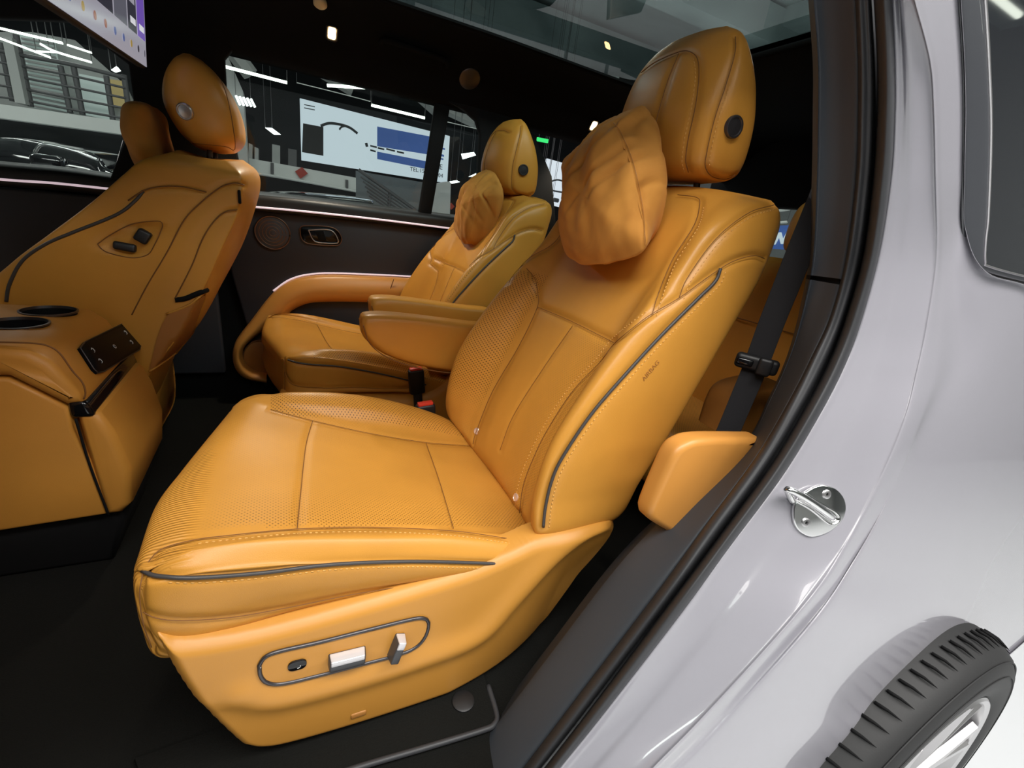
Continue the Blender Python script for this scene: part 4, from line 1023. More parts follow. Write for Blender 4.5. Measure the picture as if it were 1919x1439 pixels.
for q, s in (((175, 656), 0), ((189, 676), 1), ((215, 649), 2), ((236, 623), 3), ((247, 641), 4)):
    c = on_scr(q); w_ = on_scr((q[0]+4, q[1]-2))-c
    if s == 2: obj('screen_icon', tube(disc_pts(c, uy, vz, .004, 14), .0007, 4, False), MATS['icon_white'], so)
    else:
        obj('screen_icon', tube(np.array([c+uy*a+vz*b for a, b in ((-.004, .003), (.0, .005), (.003, .002), (.002, -.003), (-.003, -.004))]), .0008, 4), MATS['icon_white'], so)

# ================================================================== front passenger seat, seen from behind
PY = 1.54
ps = thing('passenger_seat', 'tan leather front passenger seat seen from behind beyond the console', 'car seat', (-.45, PY, FZ), 'front seats')
def front_back(py):
    S = []
    rows = [(-.60, -.47, -.54, -.53, -.345, -.34, .90), (-.54, -.46, -.575, -.545, -.325, -.315, .98), (-.46, -.44, -.590, -.555, -.292, -.275, 1.0), (-.38, -.41, -.590, -.555, -.236, -.215, 1.0), (-.29, -.375, -.560, -.53, -.190, -.168, 1.0),
            (-.22, -.35, -.500, -.475, -.155, -.132, 1.0), (-.16, -.33, -.435, -.42, -.128, -.104, 1.0), (-.08, -.30, -.345, -.345, -.092, -.074, .985), (-.02, -.27, -.292, -.29, -.076, -.056, .965), (.014, -.250, -.262, -.255, -.078, -.060, .93), (.034, -.215, -.215, -.20, -.105, -.09, .80)]
    for z, xc, xk, xp, xr, xb, hw in rows:
        loop = [(xc, 0), (xc, -.08), (xc-.002, -.14), (xk*.5+xc*.5, -.18), (xk, -.215), (xp, -.236), (xp*.5+xr*.5, -.240), (xr-.02, -.236), (xr, -.218), (xb, -.12), (xb+.004, 0)]
        full = [(x, v*hw) for x, v in loop]+[(x, -v*hw) for x, v in loop[1:-1][::-1]]
        S.append([(x, py+v, z+.018*max(0, (z+.1)/.13)*(1-(abs(v)/.22)**2)) for x, v in full])
    return loft(S, 150, 150)
FB = front_back(PY); FBB = FB.bvh()
fb_px = {'yoke': [(240, 376), (270, 357), (300, 350), (340, 350), (387, 360)], 'shell': [(247, 590), (277, 533), (313, 473), (345, 413), (375, 381), (413, 351), (440, 343), (458, 347)],
         'inner_shell': [(328, 560), (360, 497), (378, 452), (397, 420), (420, 398), (445, 393)]}
fb_l = {k: drape(FBB, p, 60)[0] for k, p in fb_px.items()}
rec_px = [(183, 457), (190, 466), (205, 474), (247, 483), (277, 477), (290, 458), (300, 437), (305, 420), (293, 414), (247, 420), (207, 440)]
rec = drape(FBB, smooth_line(np.array(rec_px+[rec_px[0]], float), 60), raw=True)[0]
FB = groove(FB, list(fb_l.values()), .005, .007)
# sunken recess for the two switches
rc = rec.mean(0); rad = np.interp(np.arctan2(FB.v[:, 2]-rc[2], FB.v[:, 0]-rc[0]), *(lambda a: (np.sort(a[0]), a[1][np.argsort(a[0])]))((np.arctan2(rec[:, 2]-rc[2], rec[:, 0]-rc[0]), np.hypot(rec[:, 2]-rc[2], rec[:, 0]-rc[0]))))
dd = np.hypot(FB.v[:, 2]-rc[2], FB.v[:, 0]-rc[0])/rad
mk = (FB.v[:, 1] < PY-.15)
FB.v[mk, 1] += .010*np.clip((1.0-dd[mk])/.22, 0, 1)
fbo = obj('backrest', FB, MATS['leather'], ps)
FBB = FB.bvh()
for ln in fb_l.values(): obj('seam', tube(ln, .0014, 5), MATS['seam'], fbo)
obj('seam', tube(rec, .0010, 5, False), MATS['seam'], fbo)
obj('piping', tube(drape(FBB, [(12, 565), (18, 533), (42, 489), (85, 458), (133, 437), (217, 403), (253, 377), (269, 358)], 80, .0005)[0], .0032, 8), MATS['piping_grey'], fbo, label='dark grey piping along the bolster')
def sw2(a, b, half, h, lab):
    a, n0 = [q[0] for q in drape(FBB, [a], raw=True)]; b, n1 = [q[0] for q in drape(FBB, [b], raw=True)]
    n_ = (n0+n1)/np.linalg.norm(n0+n1); u = (b-a)/np.linalg.norm(b-a); v_ = np.cross(n_, u); R_ = np.stack([u, v_, n_], 1)
    obj('boss_switch', box((a+b)/2+n_*h/2, (np.linalg.norm(b-a), half*2, h+.004), .005, 3, R_), MATS['black_plastic'], fbo, label=lab)
sw2((214, 459), (257, 467), .009, .014, 'black slide switch'); sw2((263, 452), (276, 432), .013, .014, 'black recline switch')
hk, hn = [q[0] for q in drape(FBB, [(449, 369)], raw=True)]
obj('hook_slot', box(hk, (.006, .012, .030), .002), MATS['soft_black'], fbo)
# map pocket: dark opening, sagging panel below it
pk = drape(FBB, [(328, 562), (345, 560), (365, 552), (387, 543)], 20, .001)[0]
obj('pocket_mouth', tube(pk, .006, 8), MATS['soft_black'], fbo)
pl2 = drape(FBB, [(300, 605), (318, 580), (345, 575), (380, 555), (378, 590), (350, 640), (300, 680), (278, 694)], 40, .002)[0]
obj('pocket_hem', tube(drape(FBB, [(312, 588), (335, 580), (360, 568), (384, 548), (372, 590), (352, 640), (320, 668), (279, 696)], 50, .001)[0], .003, 6), MATS['leather'], fbo)
La = smooth_line(np.array([(314, 590), (302, 612), (290, 650), (280, 692)], float), 24); Ra = smooth_line(np.array([(383, 552), (370, 592), (350, 638), (318, 666)], float), 24)
rowsP = [drape(FBB, [tuple(l*(1-t)+r*t) for t in np.linspace(0, 1, 16)], raw=True, lift=.003)[0] for l, r in zip(La, Ra)]
rowsP = [r for r in rowsP if len(r) == 16]
if len(rowsP) > 3:
    pmd = grid_md(np.array(rowsP)); kk = len(pmd.v)//2
    if pmd.normals()[kk]@pmd.v[kk] > 0: pmd.f = [q[::-1] for q in pmd.f]
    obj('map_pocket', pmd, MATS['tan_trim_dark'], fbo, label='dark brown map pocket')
# headrest
def front_hr(py, T=0):
    S = []
    for z, f, b, w_ in ((.062, -.18, -.13, .07), (.072, -.20, -.105, .115), (.10, -.225, -.085, .138), (.15, -.245, -.088, .148), (.20, -.240, -.108, .142), (.235, -.222, -.135, .122), (.256, -.20, -.16, .085)):
        S.append([(x, py+v, z) for x, v in ((f, 0), (f+.006, -.5*w_), (f*.8+b*.2, -.9*w_), (f*.45+b*.55, -w_), (b-.012, -.88*w_), (b, -.5*w_), (b+.004, 0), (b, .5*w_), (b-.012, .88*w_), (f*.45+b*.55, w_), (f*.8+b*.2, .9*w_), (f+.006, .5*w_))])
    return loft(S, 80, 90)
FH = front_hr(PY); fho = obj('headrest', FH, MATS['leather'], ps); FHB = FH.bvh()
obj('seam', tube(drape(FHB, [(405, 130), (425, 180), (437, 240), (440, 280), (425, 275), (400, 272), (360, 268), (325, 262), (305, 240)], 60, .0)[0], .0012, 5), MATS['seam'], fho)
c, n_ = [q[0] for q in drape(FHB, [(347, 209)], raw=True)]
obj('adjuster_button', lathe([(.0175, -.003), (.0175, .003), (.0160, .0045), (.0138, .0045), (.0130, .003), (.0001, .004)], c, n_, n=30), MATS['satin_metal'], fho, auto=40, label='round metal button on the headrest end')
for sg in (-1, 1): obj('headrest_post', tube(np.array([(-.16, PY+.06*sg, .02), (-.155, PY+.06*sg, .08)]), .006, 10), MATS['dark_metal'], ps)
# cushion and base, mostly hidden by the console
S = [[(x, PY+v, z) for v, z in ((0, zt), (-.16, zt), (-.215, zt+.03), (-.245, zt-.01), (-.24, zb), (0, zb), (.24, zb), (.245, zt-.01), (.215, zt+.03), (.16, zt))] for x, zt, zb in ((-.98, -.45, -.50), (-.97, -.42, -.55), (-.93, -.40, -.58), (-.7, -.44, -.60), (-.5, -.49, -.62), (-.36, -.52, -.62))]
obj('cushion', loft(S, 40, 60), MATS['leather'], ps)
obj('seat_base', loft([[(x, PY+v, z) for v, z in ((-.2, -.56), (-.19, -.70), (0, -.71), (.19, -.70), (.2, -.56), (0, -.56))] for x in (-.9, -.88, -.6, -.36, -.34)], 20, 30), MATS['leather_dim'], ps)
for sg in (-1, 1): obj('seat_rail', box((-.66, PY+.16*sg, -.735), (.50, .035, .04), .006), MATS['dark_metal'], ps)
# neck pillow on the front seat headrest
S = [[(x+d*.9, PY+v, z) for d, v in ((-.045*s, 0), (-.03*s, -.11*s), (0, -.150*s), (.03*s, -.12*s), (.035*s, 0), (.03*s, .12*s), (0, .150*s), (-.03*s, .11*s))] for x, z, s in ((-.27, -.02, .35), (-.28, -.005, .8), (-.285, .04, 1.0), (-.29, .09, 1.0), (-.29, .125, .85), (-.285, .142, .4))]
pm = loft(S, 50, 80); pm.v += pm.normals()*(.003*np.sin(70*pm.v[:, 2]+40*pm.v[:, 0])*np.sin(30*pm.v[:, 1]))[:, None]
tag(obj('neck_pillow', pm, MATS['suede']), 'tan suede neck pillow peeking out in front of the front passenger headrest', 'pillow', 'suede neck pillows')
# driver seat: only the edge of its backrest shows at the left border
ds = thing('driver_seat', 'edge of the tan leather driver seat at the left border', 'car seat', (-.60, .73, FZ), 'front seats')
DB = front_back(.70); DB.v[:, 0] -= .285
obj('backrest', DB, MATS['leather'], ds)
DH = front_hr(.70); DH.v[:, 0] -= .285; obj('headrest', DH, MATS['leather'], ds)
for sg in (-1, 1): obj('headrest_post', tube(np.array([(-.445, .70+.06*sg, .02), (-.44, .70+.06*sg, .08)]), .006, 10), MATS['dark_metal'], ds)
cm = loft(S_ := [[(x-.285, .70+v, z) for v, z in ((0, zt), (-.16, zt), (-.215, zt+.03), (-.245, zt-.01), (-.24, zb), (0, zb), (.24, zb), (.245, zt-.01), (.215, zt+.03), (.16, zt))] for x, zt, zb in ((-.98, -.45, -.50), (-.97, -.42, -.55), (-.93, -.40, -.58), (-.7, -.44, -.60), (-.5, -.49, -.62), (-.36, -.52, -.62))], 40, 60)
obj('cushion', cm, MATS['leather'], ds)
obj('seat_base', box((-.91, .70, -.68), (.55, .38, .15), .02), MATS['leather_dim'], ds)

# ================================================================== roof-mounted screen
rs = thing('ceiling_screen', 'large flat screen folded down from the roof showing app icons', 'screen', (-.25, MID, .50))
X0 = -.246; YL, YR = .80, 1.372; ZB, ZT = .198, .470
cor = np.array([at((275, 126), 0, X0)]); c0 = cor[0]
lowL = at((90, 0), 0, X0); ul = (lowL-c0); ul /= np.linalg.norm(ul)             # along the lower edge, towards the near side
upv = np.array([.075, 0, 1.]); upv -= ul*np.dot(upv, ul); upv /= np.linalg.norm(upv); sn_ = np.cross(ul, upv); sn_ = sn_ if sn_[0] > 0 else -sn_
Wd, Ht = .53, .30
def S3(a, b, h=0): return c0+ul*a*Wd+upv*b*Ht+sn_*h       # a from the far end (0) to the near end (1)
obj('housing', prism([S3(-.012, -.012, -.002), S3(1.01, -.012, -.002), S3(1.01, 1.02, -.002), S3(-.012, 1.02, -.002)], -sn_*.018, .004), MATS['black_plastic'], rs)
def emi(name, c, s): return mat(name, (.02, .02, .02), .15, emis=c, estr=s)
emi('scr_ground', (.62, .60, .70), .62); emi('scr_dark', (.05, .05, .07), .8); emi('scr_purple', (.22, .12, .60), .8); emi('scr_grey', (.16, .16, .2), .8); emi('scr_red', (.42, .12, .07), .7); emi('scr_blue', (.14, .20, .48), .7); emi('scr_gold', (.5, .34, .08), .8); emi('scr_white', (.9, .9, .95), .9)
# one texture-free display: ground plus tiles and icons, all flat pieces on the glass
face = obj('display', prism([S3(0, 0, -.001), S3(1, 0, -.001), S3(1, 1, -.001), S3(0, 1, -.001)], sn_*.0012), MATS['scr_ground'], rs, smooth=False)
def tile(a0, a1, b0, b1, m, h=.0006): obj('screen_tile', prism([S3(a0, b0, h), S3(a1, b0, h), S3(a1, b1, h), S3(a0, b1, h)], sn_*.0003), MATS[m], face, smooth=False)
tile(.015, .125, .15, .97, 'scr_purple'); tile(.140, .255, .15, .97, 'scr_dark'); tile(.27, .42, .15, .97, 'scr_grey'); tile(.435, .60, .15, .97, 'scr_dark'); tile(.615, .80, .15, .97, 'scr_purple')
for i in range(10):
    a = .03+.098*i; m = ['scr_dark', 'scr_dark', 'scr_gold', 'scr_blue', 'scr_blue', 'scr_red', 'scr_red', 'scr_gold', 'scr_blue', 'scr_red'][i]
    cc = S3(a, .075, .0006); ww = .008/Wd if i else .003/Wd
    obj('screen_icon', prism(disc_pts(cc, ul, upv, .0062 if i else .003, 14, .0062), sn_*.0003), MATS[m], face, smooth=False)
for (a0, a1, b) in ((.03, .10, .19), (.03, .115, .40), (.04, .10, .47), (.15, .24, .36), (.16, .235, .30), (.155, .225, .19)):
    tile(a0, a1, b, b+.035, 'scr_white' if b < .25 else 'scr_ground', .0010)
# ================================================================== the showroom around the car
mat('hall_floor', (.70, .72, .74), .12, bump=(2, .05, .01)); mat('hall_wall', (.45, .46, .45), .7); mat('hall_ceiling', (.13, .155, .155), .9)
vary(MATS['hall_ceiling'], (.16, .20, .20), (.42, .47, .46), .8, 4, .4)
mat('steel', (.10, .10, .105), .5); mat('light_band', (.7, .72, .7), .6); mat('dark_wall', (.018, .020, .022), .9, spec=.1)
mat('tube_lit', (1, 1, 1), .4, emis=(.93, 1, .86), estr=6); mat('panel_lit', (1, 1, 1), .4, emis=(.96, 1, .97), estr=5)
mat('sign_lit', (.02, .02, .02), .4, emis=(.82, .92, 1.0), estr=1.1); mat('ink', (.03, .035, .04), .5); mat('ink_blue', (.05, .10, .32), .5, emis=(.04, .095, .30), estr=.7); mat('ink_black', (.006, .008, .009), .6)
struct(obj('hall_floor', box((0, 2, GROUND-.05), (40, 30, .1)), MATS['hall_floor'], smooth=False), 'glossy white showroom floor')
struct(obj('hall_ceiling', box((0, 1, HALL_TOP+.1), (40, 26, .2)), MATS['hall_ceiling'], smooth=False), 'dark raw concrete showroom ceiling')
HY = 11.0
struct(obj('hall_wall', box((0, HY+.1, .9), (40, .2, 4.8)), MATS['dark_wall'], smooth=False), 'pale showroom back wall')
def hp(px, y): return at(px, 1, y)
def hq(name, pxs, y, th, m, parent=None): return obj(name, prism(atY(pxs, y), (0, th, 0)), MATS[m], parent, smooth=False)
# ceiling beams and ducts seen through glass
for i, (y, z, s) in enumerate(((5.4, 2.85, .4), (7.6, 2.8, .45), (9.8, 2.7, .5), (-2.6, 2.9, .3))):
    b = struct(obj('ceiling_beam', box((0, y, z), (38, .35, s)), MATS['hall_ceiling'], smooth=False), 'concrete ceiling beam')
for i, x in enumerate((-6.5, -2.5, 2.2, 6.2, 9.0)):
    struct(obj('ceiling_beam', box((x, 5.5, 2.98), (.35, 11, .22)), MATS['hall_ceiling'], smooth=False), 'cross beam under the ceiling')
# big lit sign board
SY = 8.0
sb = thing('sign_board', 'large bright white sign board with blue block and car outline', 'sign', tuple(hp((700, 240), SY)))
hq('sign_face', [(562, 184), (843, 255), (838, 343), (565, 300)], SY, .06, 'sign_lit', sb)
hq('sign_block', [(568, 231), (606, 238), (606, 292), (566, 285)], SY-.012, .008, 'ink_black', sb)
hq('sign_block', [(707, 237), (808, 256), (806, 290), (707, 274)], SY-.012, .008, 'ink_blue', sb)
hq('sign_block', [(707, 284), (798, 302), (796, 316), (707, 298)], SY-.012, .008, 'ink_blue', sb)
for q in ([(826, 276), (834, 278), (834, 281), (826, 279)], [(824, 288), (832, 290), (832, 294), (824, 292)], [(822, 295), (831, 297), (831, 300), (822, 298)]): hq('sign_bar', q, SY-.012, .008, 'ink_blue', sb)
def tube_hall(name, pxs, y, r, m, parent=None, n=24): return obj(name, tube(smooth_line(atY(pxs, y), n), r*(.5 if name == 'tube_lamp' else 1), 6), MATS[m], parent)
tube_hall('car_outline', [(601, 236), (616, 231), (636, 233), (655, 239), (670, 250)], SY-.01, .018, 'ink', sb)
tube_hall('car_outline', [(636, 243), (640, 238), (650, 236)], SY-.01, .012, 'ink', sb)
tube_hall('car_outline', [(686, 268), (688, 275)], SY-.01, .02, 'ink', sb)
for (a, b) in (((694, 273), (706, 276)), ((708, 277), (720, 280)), ((724, 279), (740, 283)), ((744, 284), (757, 287)), ((694, 281), (704, 284))): tube_hall('sign_stroke', [a, b], SY-.012, .012, 'ink', sb)
def hall_text(s, px0, px1, y, size, m, parent, bold=0.0):
    a = hp(px0, y); b = hp(px1, y); u = (b-a)/np.linalg.norm(b-a); v_ = np.array([0, 0, 1.])
    return obj('lettering', text_md(s, size, a, u, v_, .004, bold), MATS[m], parent, smooth=False)
hall_text('TEL:158', (768, 320), (800, 325), SY-.02, .085, 'ink', sb); hall_text('204', (816, 331), (830, 333), SY-.02, .085, 'ink', sb); hall_text('E', (823, 317), (830, 318), SY-.02, .11, 'ink', sb)
hall_text('JIYUE', (571, 201), (590, 203), SY-.02, .06, 'ink', sb) if False else None
tube_hall('sign_stroke', [(570, 196), (590, 200)], SY-.012, .006, 'ink', sb); tube_hall('sign_stroke', [(570, 202), (590, 206)], SY-.012, .006, 'ink', sb)
# dark band above and beside the board
mat('dim_wall', (.20, .21, .21), .8)
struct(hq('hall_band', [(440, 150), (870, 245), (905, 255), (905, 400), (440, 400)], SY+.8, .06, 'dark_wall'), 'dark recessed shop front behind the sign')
struct(hq('hall_column', [(420, 90), (455, 170), (470, 380), (440, 380)], SY-.6, .3, 'hall_wall'), 'pale column at the edge of the shop front')
struct(hq('hall_column', [(812, 345), (845, 340), (843, 408), (808, 404)], SY-.3, .3, 'hall_wall'), 'pale column under the sign')
struct(hq('hall_band', [(667, 320), (812, 345), (800, 412), (667, 395)], SY+.6, .04, 'dim_wall'), 'grey stair wall')
# mezzanine front with white fascia
fa = struct(hq('hall_band', [(465, 296), (667, 333), (667, 357), (465, 320)], SY-.2, .1, 'light_band'), 'white balcony fascia with red paper ornament')
mat('paper_red', (.38, .05, .035), .8)
dm = hq('paper_ornament', [(553, 321), (566, 313), (577, 325), (563, 335)], SY-.24, .02, 'paper_red'); tag(dm, 'red diamond paper ornament on the white balcony fascia', 'ornament')
dm2 = hq('paper_ornament', [(840, 385), (846, 380), (852, 387), (846, 393)], SY-.24, .02, 'paper_red'); tag(dm2, 'small dark red diamond ornament beside the pale column', 'ornament')
for q in ([(510, 305), (510, 326)], [(650, 337), (650, 353)]): tube_hall('fascia_bracket', q, SY-.22, .02, 'steel', fa)
tube_hall('fascia_edge', [(465, 322), (560, 338), (667, 358)], SY-.22, .02, 'light_band', fa)
# stair railing
sr = thing('stair_railing', 'black stair railing with slanting bars under the sign', 'railing', tuple(hp((740, 395), SY-.1)))
for k in range(6):
    tube_hall('rail_bar', [(672+4*k, 322+9*k if k else 318), (790-8*k if k < 5 else 752, 402+1.0*k)], SY-.1, .014 if k else .026, 'steel', sr)
tube_hall('rail_post', [(731, 360), (729, 392)], SY-.08, .03, 'steel', sr)
# ceiling tube lamps, one object each, hung on wires
def hang(o, pxs, y):
    for q in pxs:
        p = hp(q, y); obj('suspension_wire', tube(np.array([p, (p[0], p[1], HALL_TOP+.02)]), .003, 4), MATS['steel'], o)
def lamp(pxs, y, r, lab, m='tube_lit', grp='ceiling tube lamps'):
    o = tube_hall('tube_lamp', pxs, y, r, m); tag(o, lab, 'lamp', grp); hang(o, [pxs[0], pxs[-1]], y); return o
lamp([(422, 125), (538, 155)], 6.0, .028, 'straight tube lamp at the upper left of the rear side window')
tri = thing('tube_lamp', 'V-shaped tube lamp hanging above the sign', 'lamp', tuple(hp((660, 150), 6.0)), 'ceiling tube lamps')
for q, r in (([(625, 127), (660, 145), (700, 165)], .017), ([(613, 160), (660, 163), (700, 165)], .015)): tube_hall('lamp_tube', q, 6.0, r, 'tube_lit', tri)
hang(tri, [(625, 127), (700, 165)], 6.0)
lamp([(696, 197), (796, 221)], 6.5, .030, 'straight tube lamp above the right end of the sign')
lamp([(556, 155), (625, 172), (694, 190)], 6.5, .010, 'thin unlit-looking tube lamp above the sign', 'light_band')
lamp([(836, 228), (896, 242)], 6.5, .010, 'thin tube lamp seen through the small side glass', 'light_band')
def panel_lamp(pxs, y, lab): o = tag(hq('panel_lamp', pxs, y, .05, 'panel_lit'), lab, 'lamp', 'square ceiling lamps'); hang(o, pxs[:2], y+.02)
panel_lamp([(497, 239), (510, 240), (526, 252), (514, 252)], 7.6, 'small square ceiling lamp left of the sign')
panel_lamp([(866, 288), (888, 285), (892, 291), (869, 298)], 7.6, 'square ceiling lamp seen through the small side glass')
panel_lamp([(844, 340), (856, 338), (862, 341), (848, 344)], 7.4, 'little ceiling lamp right of the sign foot')
panel_lamp([(880, 331), (895, 324), (895, 331)], 7.2, 'little ceiling lamp beside the far pillow')
gl_ = thing('grille_lamp', 'slatted bright ceiling lamp beside the front headrest', 'lamp', tuple(hp((458, 186), 7.2)))
for k in range(5): tube_hall('lamp_slat', [(442+7*k, 179+1.5*k), (450+7*k, 197+1*k)], 7.2, .013, 'panel_lit', gl_)
hang(gl_, [(442, 179), (470, 185)], 7.2)
for q, m_, lab in (([(510, 270), (525, 290)], 'hall_wall', 'pale upright carton in the middle of the balcony'), ([(540, 278), (556, 300)], 'steel', 'grey carton on the balcony nearest the sign'), ([(466, 268), (473, 293)], 'hall_wall', 'narrow pale box at the left end of the balcony'), ([(477, 275), (484, 295)], 'hall_wall', 'narrow pale box second from the left on the balcony')):
    (x0, y0), (x1, y1) = q; o = hq('carton', [(x0, y0), (x1, y0+3), (x1, y1+20), (x0, y1+18)], SY+.05, .3, m_); tag(o, lab, 'box', 'cartons behind the fascia')
struct(obj('balcony_slab', prism(atY([(465, 305), (667, 342), (667, 352), (465, 315)], SY-.15), (0, .9, 0)), MATS['light_band'], smooth=False), 'balcony floor behind the white fascia')
# ---- left: office mezzanine with railing seen through the front window
MY = 7.0
struct(hq('hall_band', [(-120, 60), (60, 60), (140, 75), (235, 160), (250, 190), (240, 235), (100, 215), (-120, 175)], MY+.6, .05, 'hall_wall'), 'pale office front above the mezzanine')
struct(hq('hall_band', [(-120, 178), (235, 228), (232, 252), (-120, 205)], MY-.3, .2, 'light_band'), 'white mezzanine floor edge')
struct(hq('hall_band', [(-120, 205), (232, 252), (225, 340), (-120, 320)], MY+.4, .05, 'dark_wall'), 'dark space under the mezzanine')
mat('blind', (.55, .62, .60), .5, emis=(.75, .9, .84), estr=.28); mat('warm_room', (.5, .38, .16), .6, emis=(.8, .6, .25), estr=.22)
struct(hq('hall_window', [(36, 62), (100, 72), (128, 215), (58, 200)], MY+.5, .03, 'blind'), 'bright office window with blind')
struct(hq('hall_window', [(148, 138), (198, 148), (208, 225), (158, 215)], MY+.5, .03, 'blind'), 'bright office window pane')
struct(hq('hall_window', [(204, 148), (232, 152), (238, 205), (212, 200)], MY+.5, .03, 'warm_room'), 'warm lit office window')
for k in range(16):
    t = k/15; obj('blind_slat', tube(atY([(40+20*t, 72+126*t), (100+26*t, 82+130*t)], MY+.47), .012, 5), MATS['hall_wall'], bpy.data.objects['hall_window'])
orl = thing('mezzanine_railing', 'dark steel railing along the office mezzanine', 'railing', tuple(hp((120, 215), MY)))
for k in range(5):
    tube_hall('rail_bar', [(-60, 82+23*k), (40, 103+21*k), (140, 122+21*k), (235, 146+19*k)], MY, .020 if k == 0 else .012, 'steel', orl)
for q in ([(2, 80), (24, 190)], [(30, 65), (58, 200)], [(113, 123), (132, 212)], [(137, 120), (155, 215)], [(199, 142), (212, 228)], [(232, 140), (244, 225)]): tube_hall('rail_post', q, MY+.02, .026, 'steel', orl)
struct(hq('hall_column', [(3, 68), (22, 70), (48, 195), (28, 192)], MY-.1, .2, 'hall_wall'), 'grey column in front of the mezzanine')
lamp([(-40, 42), (0, 53), (118, 81)], 5.0, .016, 'upper tube lamp seen through the front side window')
lamp([(126, 84), (172, 99)], 5.0, .013, 'short tube lamp continuing the upper one')
lamp([(-30, 64), (0, 72), (95, 108)], 5.0, .013, 'lower left tube lamp seen through the front side window')
lamp([(75, 82), (105, 97), (172, 117)], 5.0, .014, 'tube lamp crossing below the upper one')
lamp([(68, 96), (104, 98)], 5.0, .010, 'short level tube lamp branching off')
panel_lamp([(208, 131), (218, 124), (224, 131), (214, 134)], 6.0, 'small square ceiling lamp at the top of the front side window')
# black car parked outside beyond the front window
bc = thing('parked_car', 'glossy black car parked beyond the far front window', 'car', (hp((60, 300), 4.2)[0], 4.9, GROUND))
def carshape():
    y0 = 4.2; S = []
    x0 = hp((-120, 300), y0)[0]; x1 = hp((225, 300), y0)[0]
    top = [(-160, 300), (-60, 258), (0, 252), (60, 262), (110, 272), (165, 285), (190, 312), (215, 318)]
    C = catmull(np.array([hp(p, y0) for p in top]), 40)
    for p in C:
        S.append([(p[0], y0+.25, p[2]), (p[0], y0+.05, p[2]-.05), (p[0], y0, p[2]-.22), (p[0], y0-.05, min(p[2]-.3, -.3)), (p[0], y0-.05, GROUND+.25), (p[0], y0+1.6, GROUND+.25), (p[0], y0+1.6, p[2]-.22), (p[0], y0+1.3, p[2])])
    return loft(np.array(S), 60, 40)
mat('car_black', (.008, .008, .010), .08, 0, 1); obj('bodywork', carshape(), MATS['car_black'], bc)
tube_hall('window_trim', [(62, 312), (64, 290), (75, 272), (95, 272), (140, 283), (185, 300)], 4.17, .010, 'chrome', bc)
tube_hall('window_trim', [(-40, 300), (30, 308), (100, 316), (200, 330)], 4.13, .010, 'chrome', bc)
obj('wing_mirror', box(hp((93, 305), 4.08), (.16, .12, .09), .03, 3), MATS['car_black'], bc)
for q, lab in (((4.9), 'dark car roof'),): pass
dc = thing('parked_car', 'dark car parked below the sign, only its roof showing', 'car', (hp((600, 380), 5.0)[0], 5.4, GROUND))
xs = hp((490, 375), 5.0); xe = hp((700, 395), 5.0)
S = [[(x, 5.0+dy, z) for dy, z in ((0, zz-.25), (.1, zz-.06), (.3, zz), (1.0, zz), (1.3, zz-.06), (1.5, zz-.25), (1.6, GROUND+.2), (-.1, GROUND+.2))] for x, zz in ((xs[0]-.4, -.35), (xs[0]-.1, -.12), (xs[0]+.3, -.03), (xs[0]+1.0, .0), (xe[0]-.4, -.04), (xe[0]+.3, -.3))]
obj('bodywork', loft(S, 40, 40), MATS['car_black'], dc)
# rear: second bright board through the far tail window and the blue sign behind
s2 = thing('sign_board', 'bright white sign board with a car drawing seen past the far headrest', 'sign', tuple(hp((1045, 340), 6.5)))
hq('sign_face', [(1026, 297), (1100, 318), (1096, 400), (1014, 379)], 6.5, .05, 'sign_lit', s2)
for q in ((1020, 380), (1090, 398)): p = hp(q, 6.53); obj('sign_post', tube(np.array([p, (p[0], p[1], GROUND)]), .03, 6), MATS['steel'], s2)
tube_hall('car_outline', [(1026, 352), (1030, 342), (1045, 337), (1062, 342), (1075, 346)], 6.48, .012, 'ink', s2)
tube_hall('car_outline', [(1026, 352), (1036, 357), (1052, 360), (1075, 364)], 6.48, .012, 'ink', s2)
tube_hall('sign_stroke', [(1024, 370), (1032, 372)], 6.48, .03, 'ink', s2); tube_hall('sign_stroke', [(1038, 374), (1046, 376)], 6.48, .03, 'ink', s2)
ex = hq('exit_sign', [(1008, 257), (1028, 261), (1027, 268), (1007, 264)], 6.2, .03, 'panel_lit'); tag(ex, 'small green lit exit sign beside the far headrest', 'sign'); hang(ex, [(1010, 258), (1026, 261)], 6.2)
mat('green_lit', (.0, .3, .05), .4, emis=(.05, .9, .22), estr=1.0); ex.data.materials[0] = MATS['green_lit']
for q, lab in (([(1014, 323), (1020, 325)], 'upper'), ([(1010, 374), (1022, 377)], 'middle'), ([(1018, 394), (1030, 397)], 'lower'), ([(1019, 404), (1031, 407)], 'lowest')):
    lamp(q, 6.4, .02, lab+' short tube lamp beside the white board past the far headrest')
# blue lettered sign seen between the near seat and the pillar, straight behind the car
BX = 5.5
def xq(name, pxs, x, th, m, parent=None): return obj(name, prism(np.array([at(p, 0, x) for p in pxs]), (th, 0, 0)), MATS[m], parent, smooth=False)
s3 = thing('sign_board', 'blue sign with white slanted letters behind the car', 'sign', tuple(at((1463, 440), 0, BX)))
xq('sign_face', [(1405, 425), (1500, 421), (1500, 470), (1400, 462)], BX, .05, 'ink_blue', s3)
for q in ((1410, 455), (1490, 462)): p = at(q, 0, BX+.03); obj('sign_post', tube(np.array([p, (p[0], p[1], GROUND)]), .03, 6), MATS['steel'], s3)
a = at((1441, 458), 0, BX-.02); b = at((1480, 455), 0, BX-.02); u = (b-a)/np.linalg.norm(b-a)
obj('lettering', text_md('INI', .19, a, u, (0, 0, 1), .01, .006, .25), MATS['sign_lit'], s3, smooth=False)
struct(obj('hall_wall', box((7.5, 4, .9), (.2, 26, 4.8)), MATS['dim_wall'], smooth=False), 'dim end wall of the showroom')
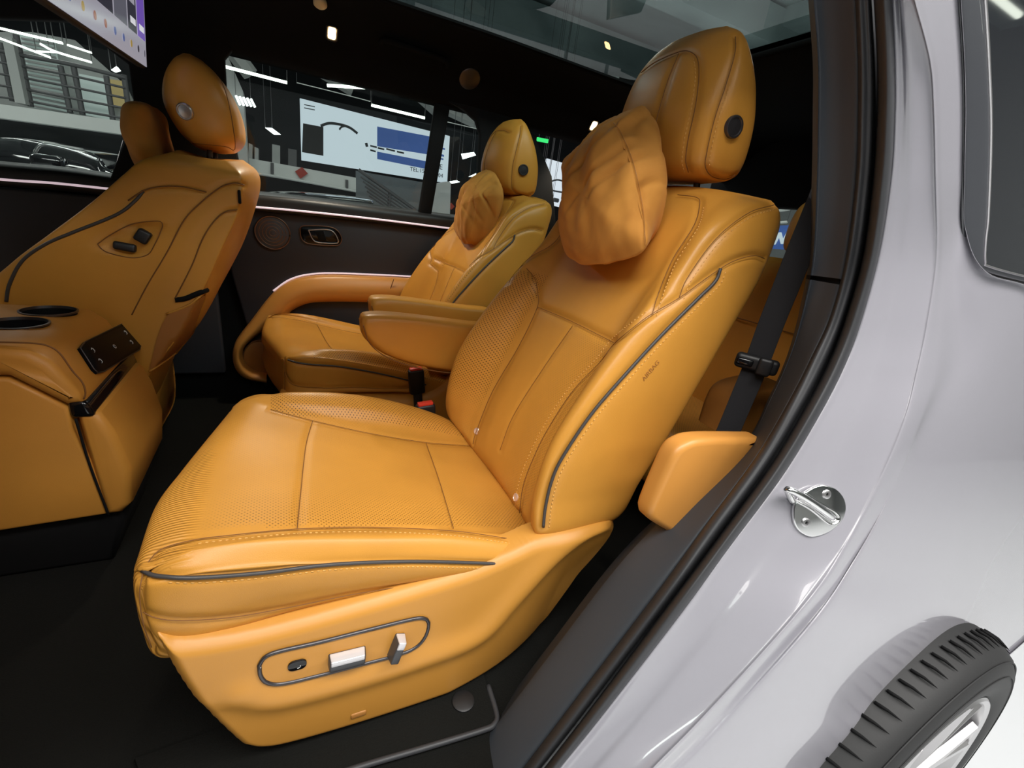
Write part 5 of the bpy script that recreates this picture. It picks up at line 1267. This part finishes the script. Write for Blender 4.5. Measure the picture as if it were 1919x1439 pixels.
for q in ([(1440, 398), (1480, 392)], [(1445, 418), (1475, 416)]):
    o = obj('tube_lamp', tube(np.array([at(p, 0, 5.0) for p in q]), .014, 6), MATS['light_band']); tag(o, 'dim tube lamp above the blue sign behind the car, '+('higher' if q[0][1] < 400 else 'lower')+' one', 'lamp', 'ceiling tube lamps')
    for p in q: p = at(p, 0, 5.0); obj('suspension_wire', tube(np.array([p, (p[0], p[1], HALL_TOP+.02)]), .003, 4), MATS['steel'], o)
# lamps above the glass roof
def zlamp(pxs, z, m, lab, th=.03): tag(obj('tube_lamp', prism(np.array([at(p, 2, z) for p in pxs]), (0, 0, th)), MATS[m], smooth=False), lab, 'lamp', 'ceiling tube lamps')
zlamp([(822, -4), (842, -4), (934, 31), (930, 39)], HALL_TOP-.02, 'tube_lit', 'bright tube lamp seen through the front of the glass roof')
zlamp([(1147, 119), (1158, 112), (1204, 129), (1199, 139)], HALL_TOP-.02, 'tube_lit', 'bright tube lamp seen through the glass roof beside the headrest')
sd = lathe([(.05, 0), (.05, .02), (.03, .05), (.001, .055)], at((1071, 80), 2, HALL_TOP), (0, 0, -1), n=18); tag(obj('smoke_detector', sd, MATS['hall_wall']), 'white smoke detector on the ceiling seen through the glass roof', 'detector')

# near side of the hall, behind the photographer
struct(obj('hall_wall', box((0, -9, .9), (40, .2, 4.8)), MATS['hall_wall'], smooth=False), 'pale showroom wall behind the photographer')
struct(obj('hall_wall', box((-11, 1, .9), (.2, 24, 4.8)), MATS['hall_wall'], smooth=False), 'pale showroom wall ahead of the car')

mat('truss_grey', (.32, .33, .32), .7)
for i, (a_, b_, y, r) in enumerate((((436, 95), (470, 140), 7, .09), ((452, 92), (640, 150), 7.5, .05), ((560, 112), (660, 172), 7.5, .06), ((660, 135), (820, 190), 7, .07), ((790, 180), (818, 205), 7.5, .10), ((838, 205), (895, 232), 7.5, .08))):
    struct(obj('roof_truss', tube(atY([a_, b_], y), r, 6), MATS['truss_grey'], smooth=False), 'grey steel member under the showroom ceiling')

for i, (x0, x1, y) in enumerate(((2.6, 4.4, -1.9), (4.8, 6.6, -2.3), (2.4, 4.6, -4.4), (-1.8, .4, -2.1), (-3.6, -1.2, -4.6))):
    o = tag(obj('tube_lamp', tube(np.array([(x0, y, 2.55), (x1, y, 2.55)]), .03, 8), MATS['tube_lit']), ['tube lamp over the rear quarter, outside the picture', 'tube lamp far behind the car, outside the picture', 'second row tube lamp behind the car, outside the picture', 'tube lamp above the photographer, outside the picture', 'second row tube lamp ahead, outside the picture'][i], 'lamp', 'ceiling tube lamps')
    for x in (x0+.1, x1-.1): obj('suspension_wire', tube(np.array([(x, y, 2.55), (x, y, HALL_TOP+.02)]), .003, 4), MATS['steel'], o)
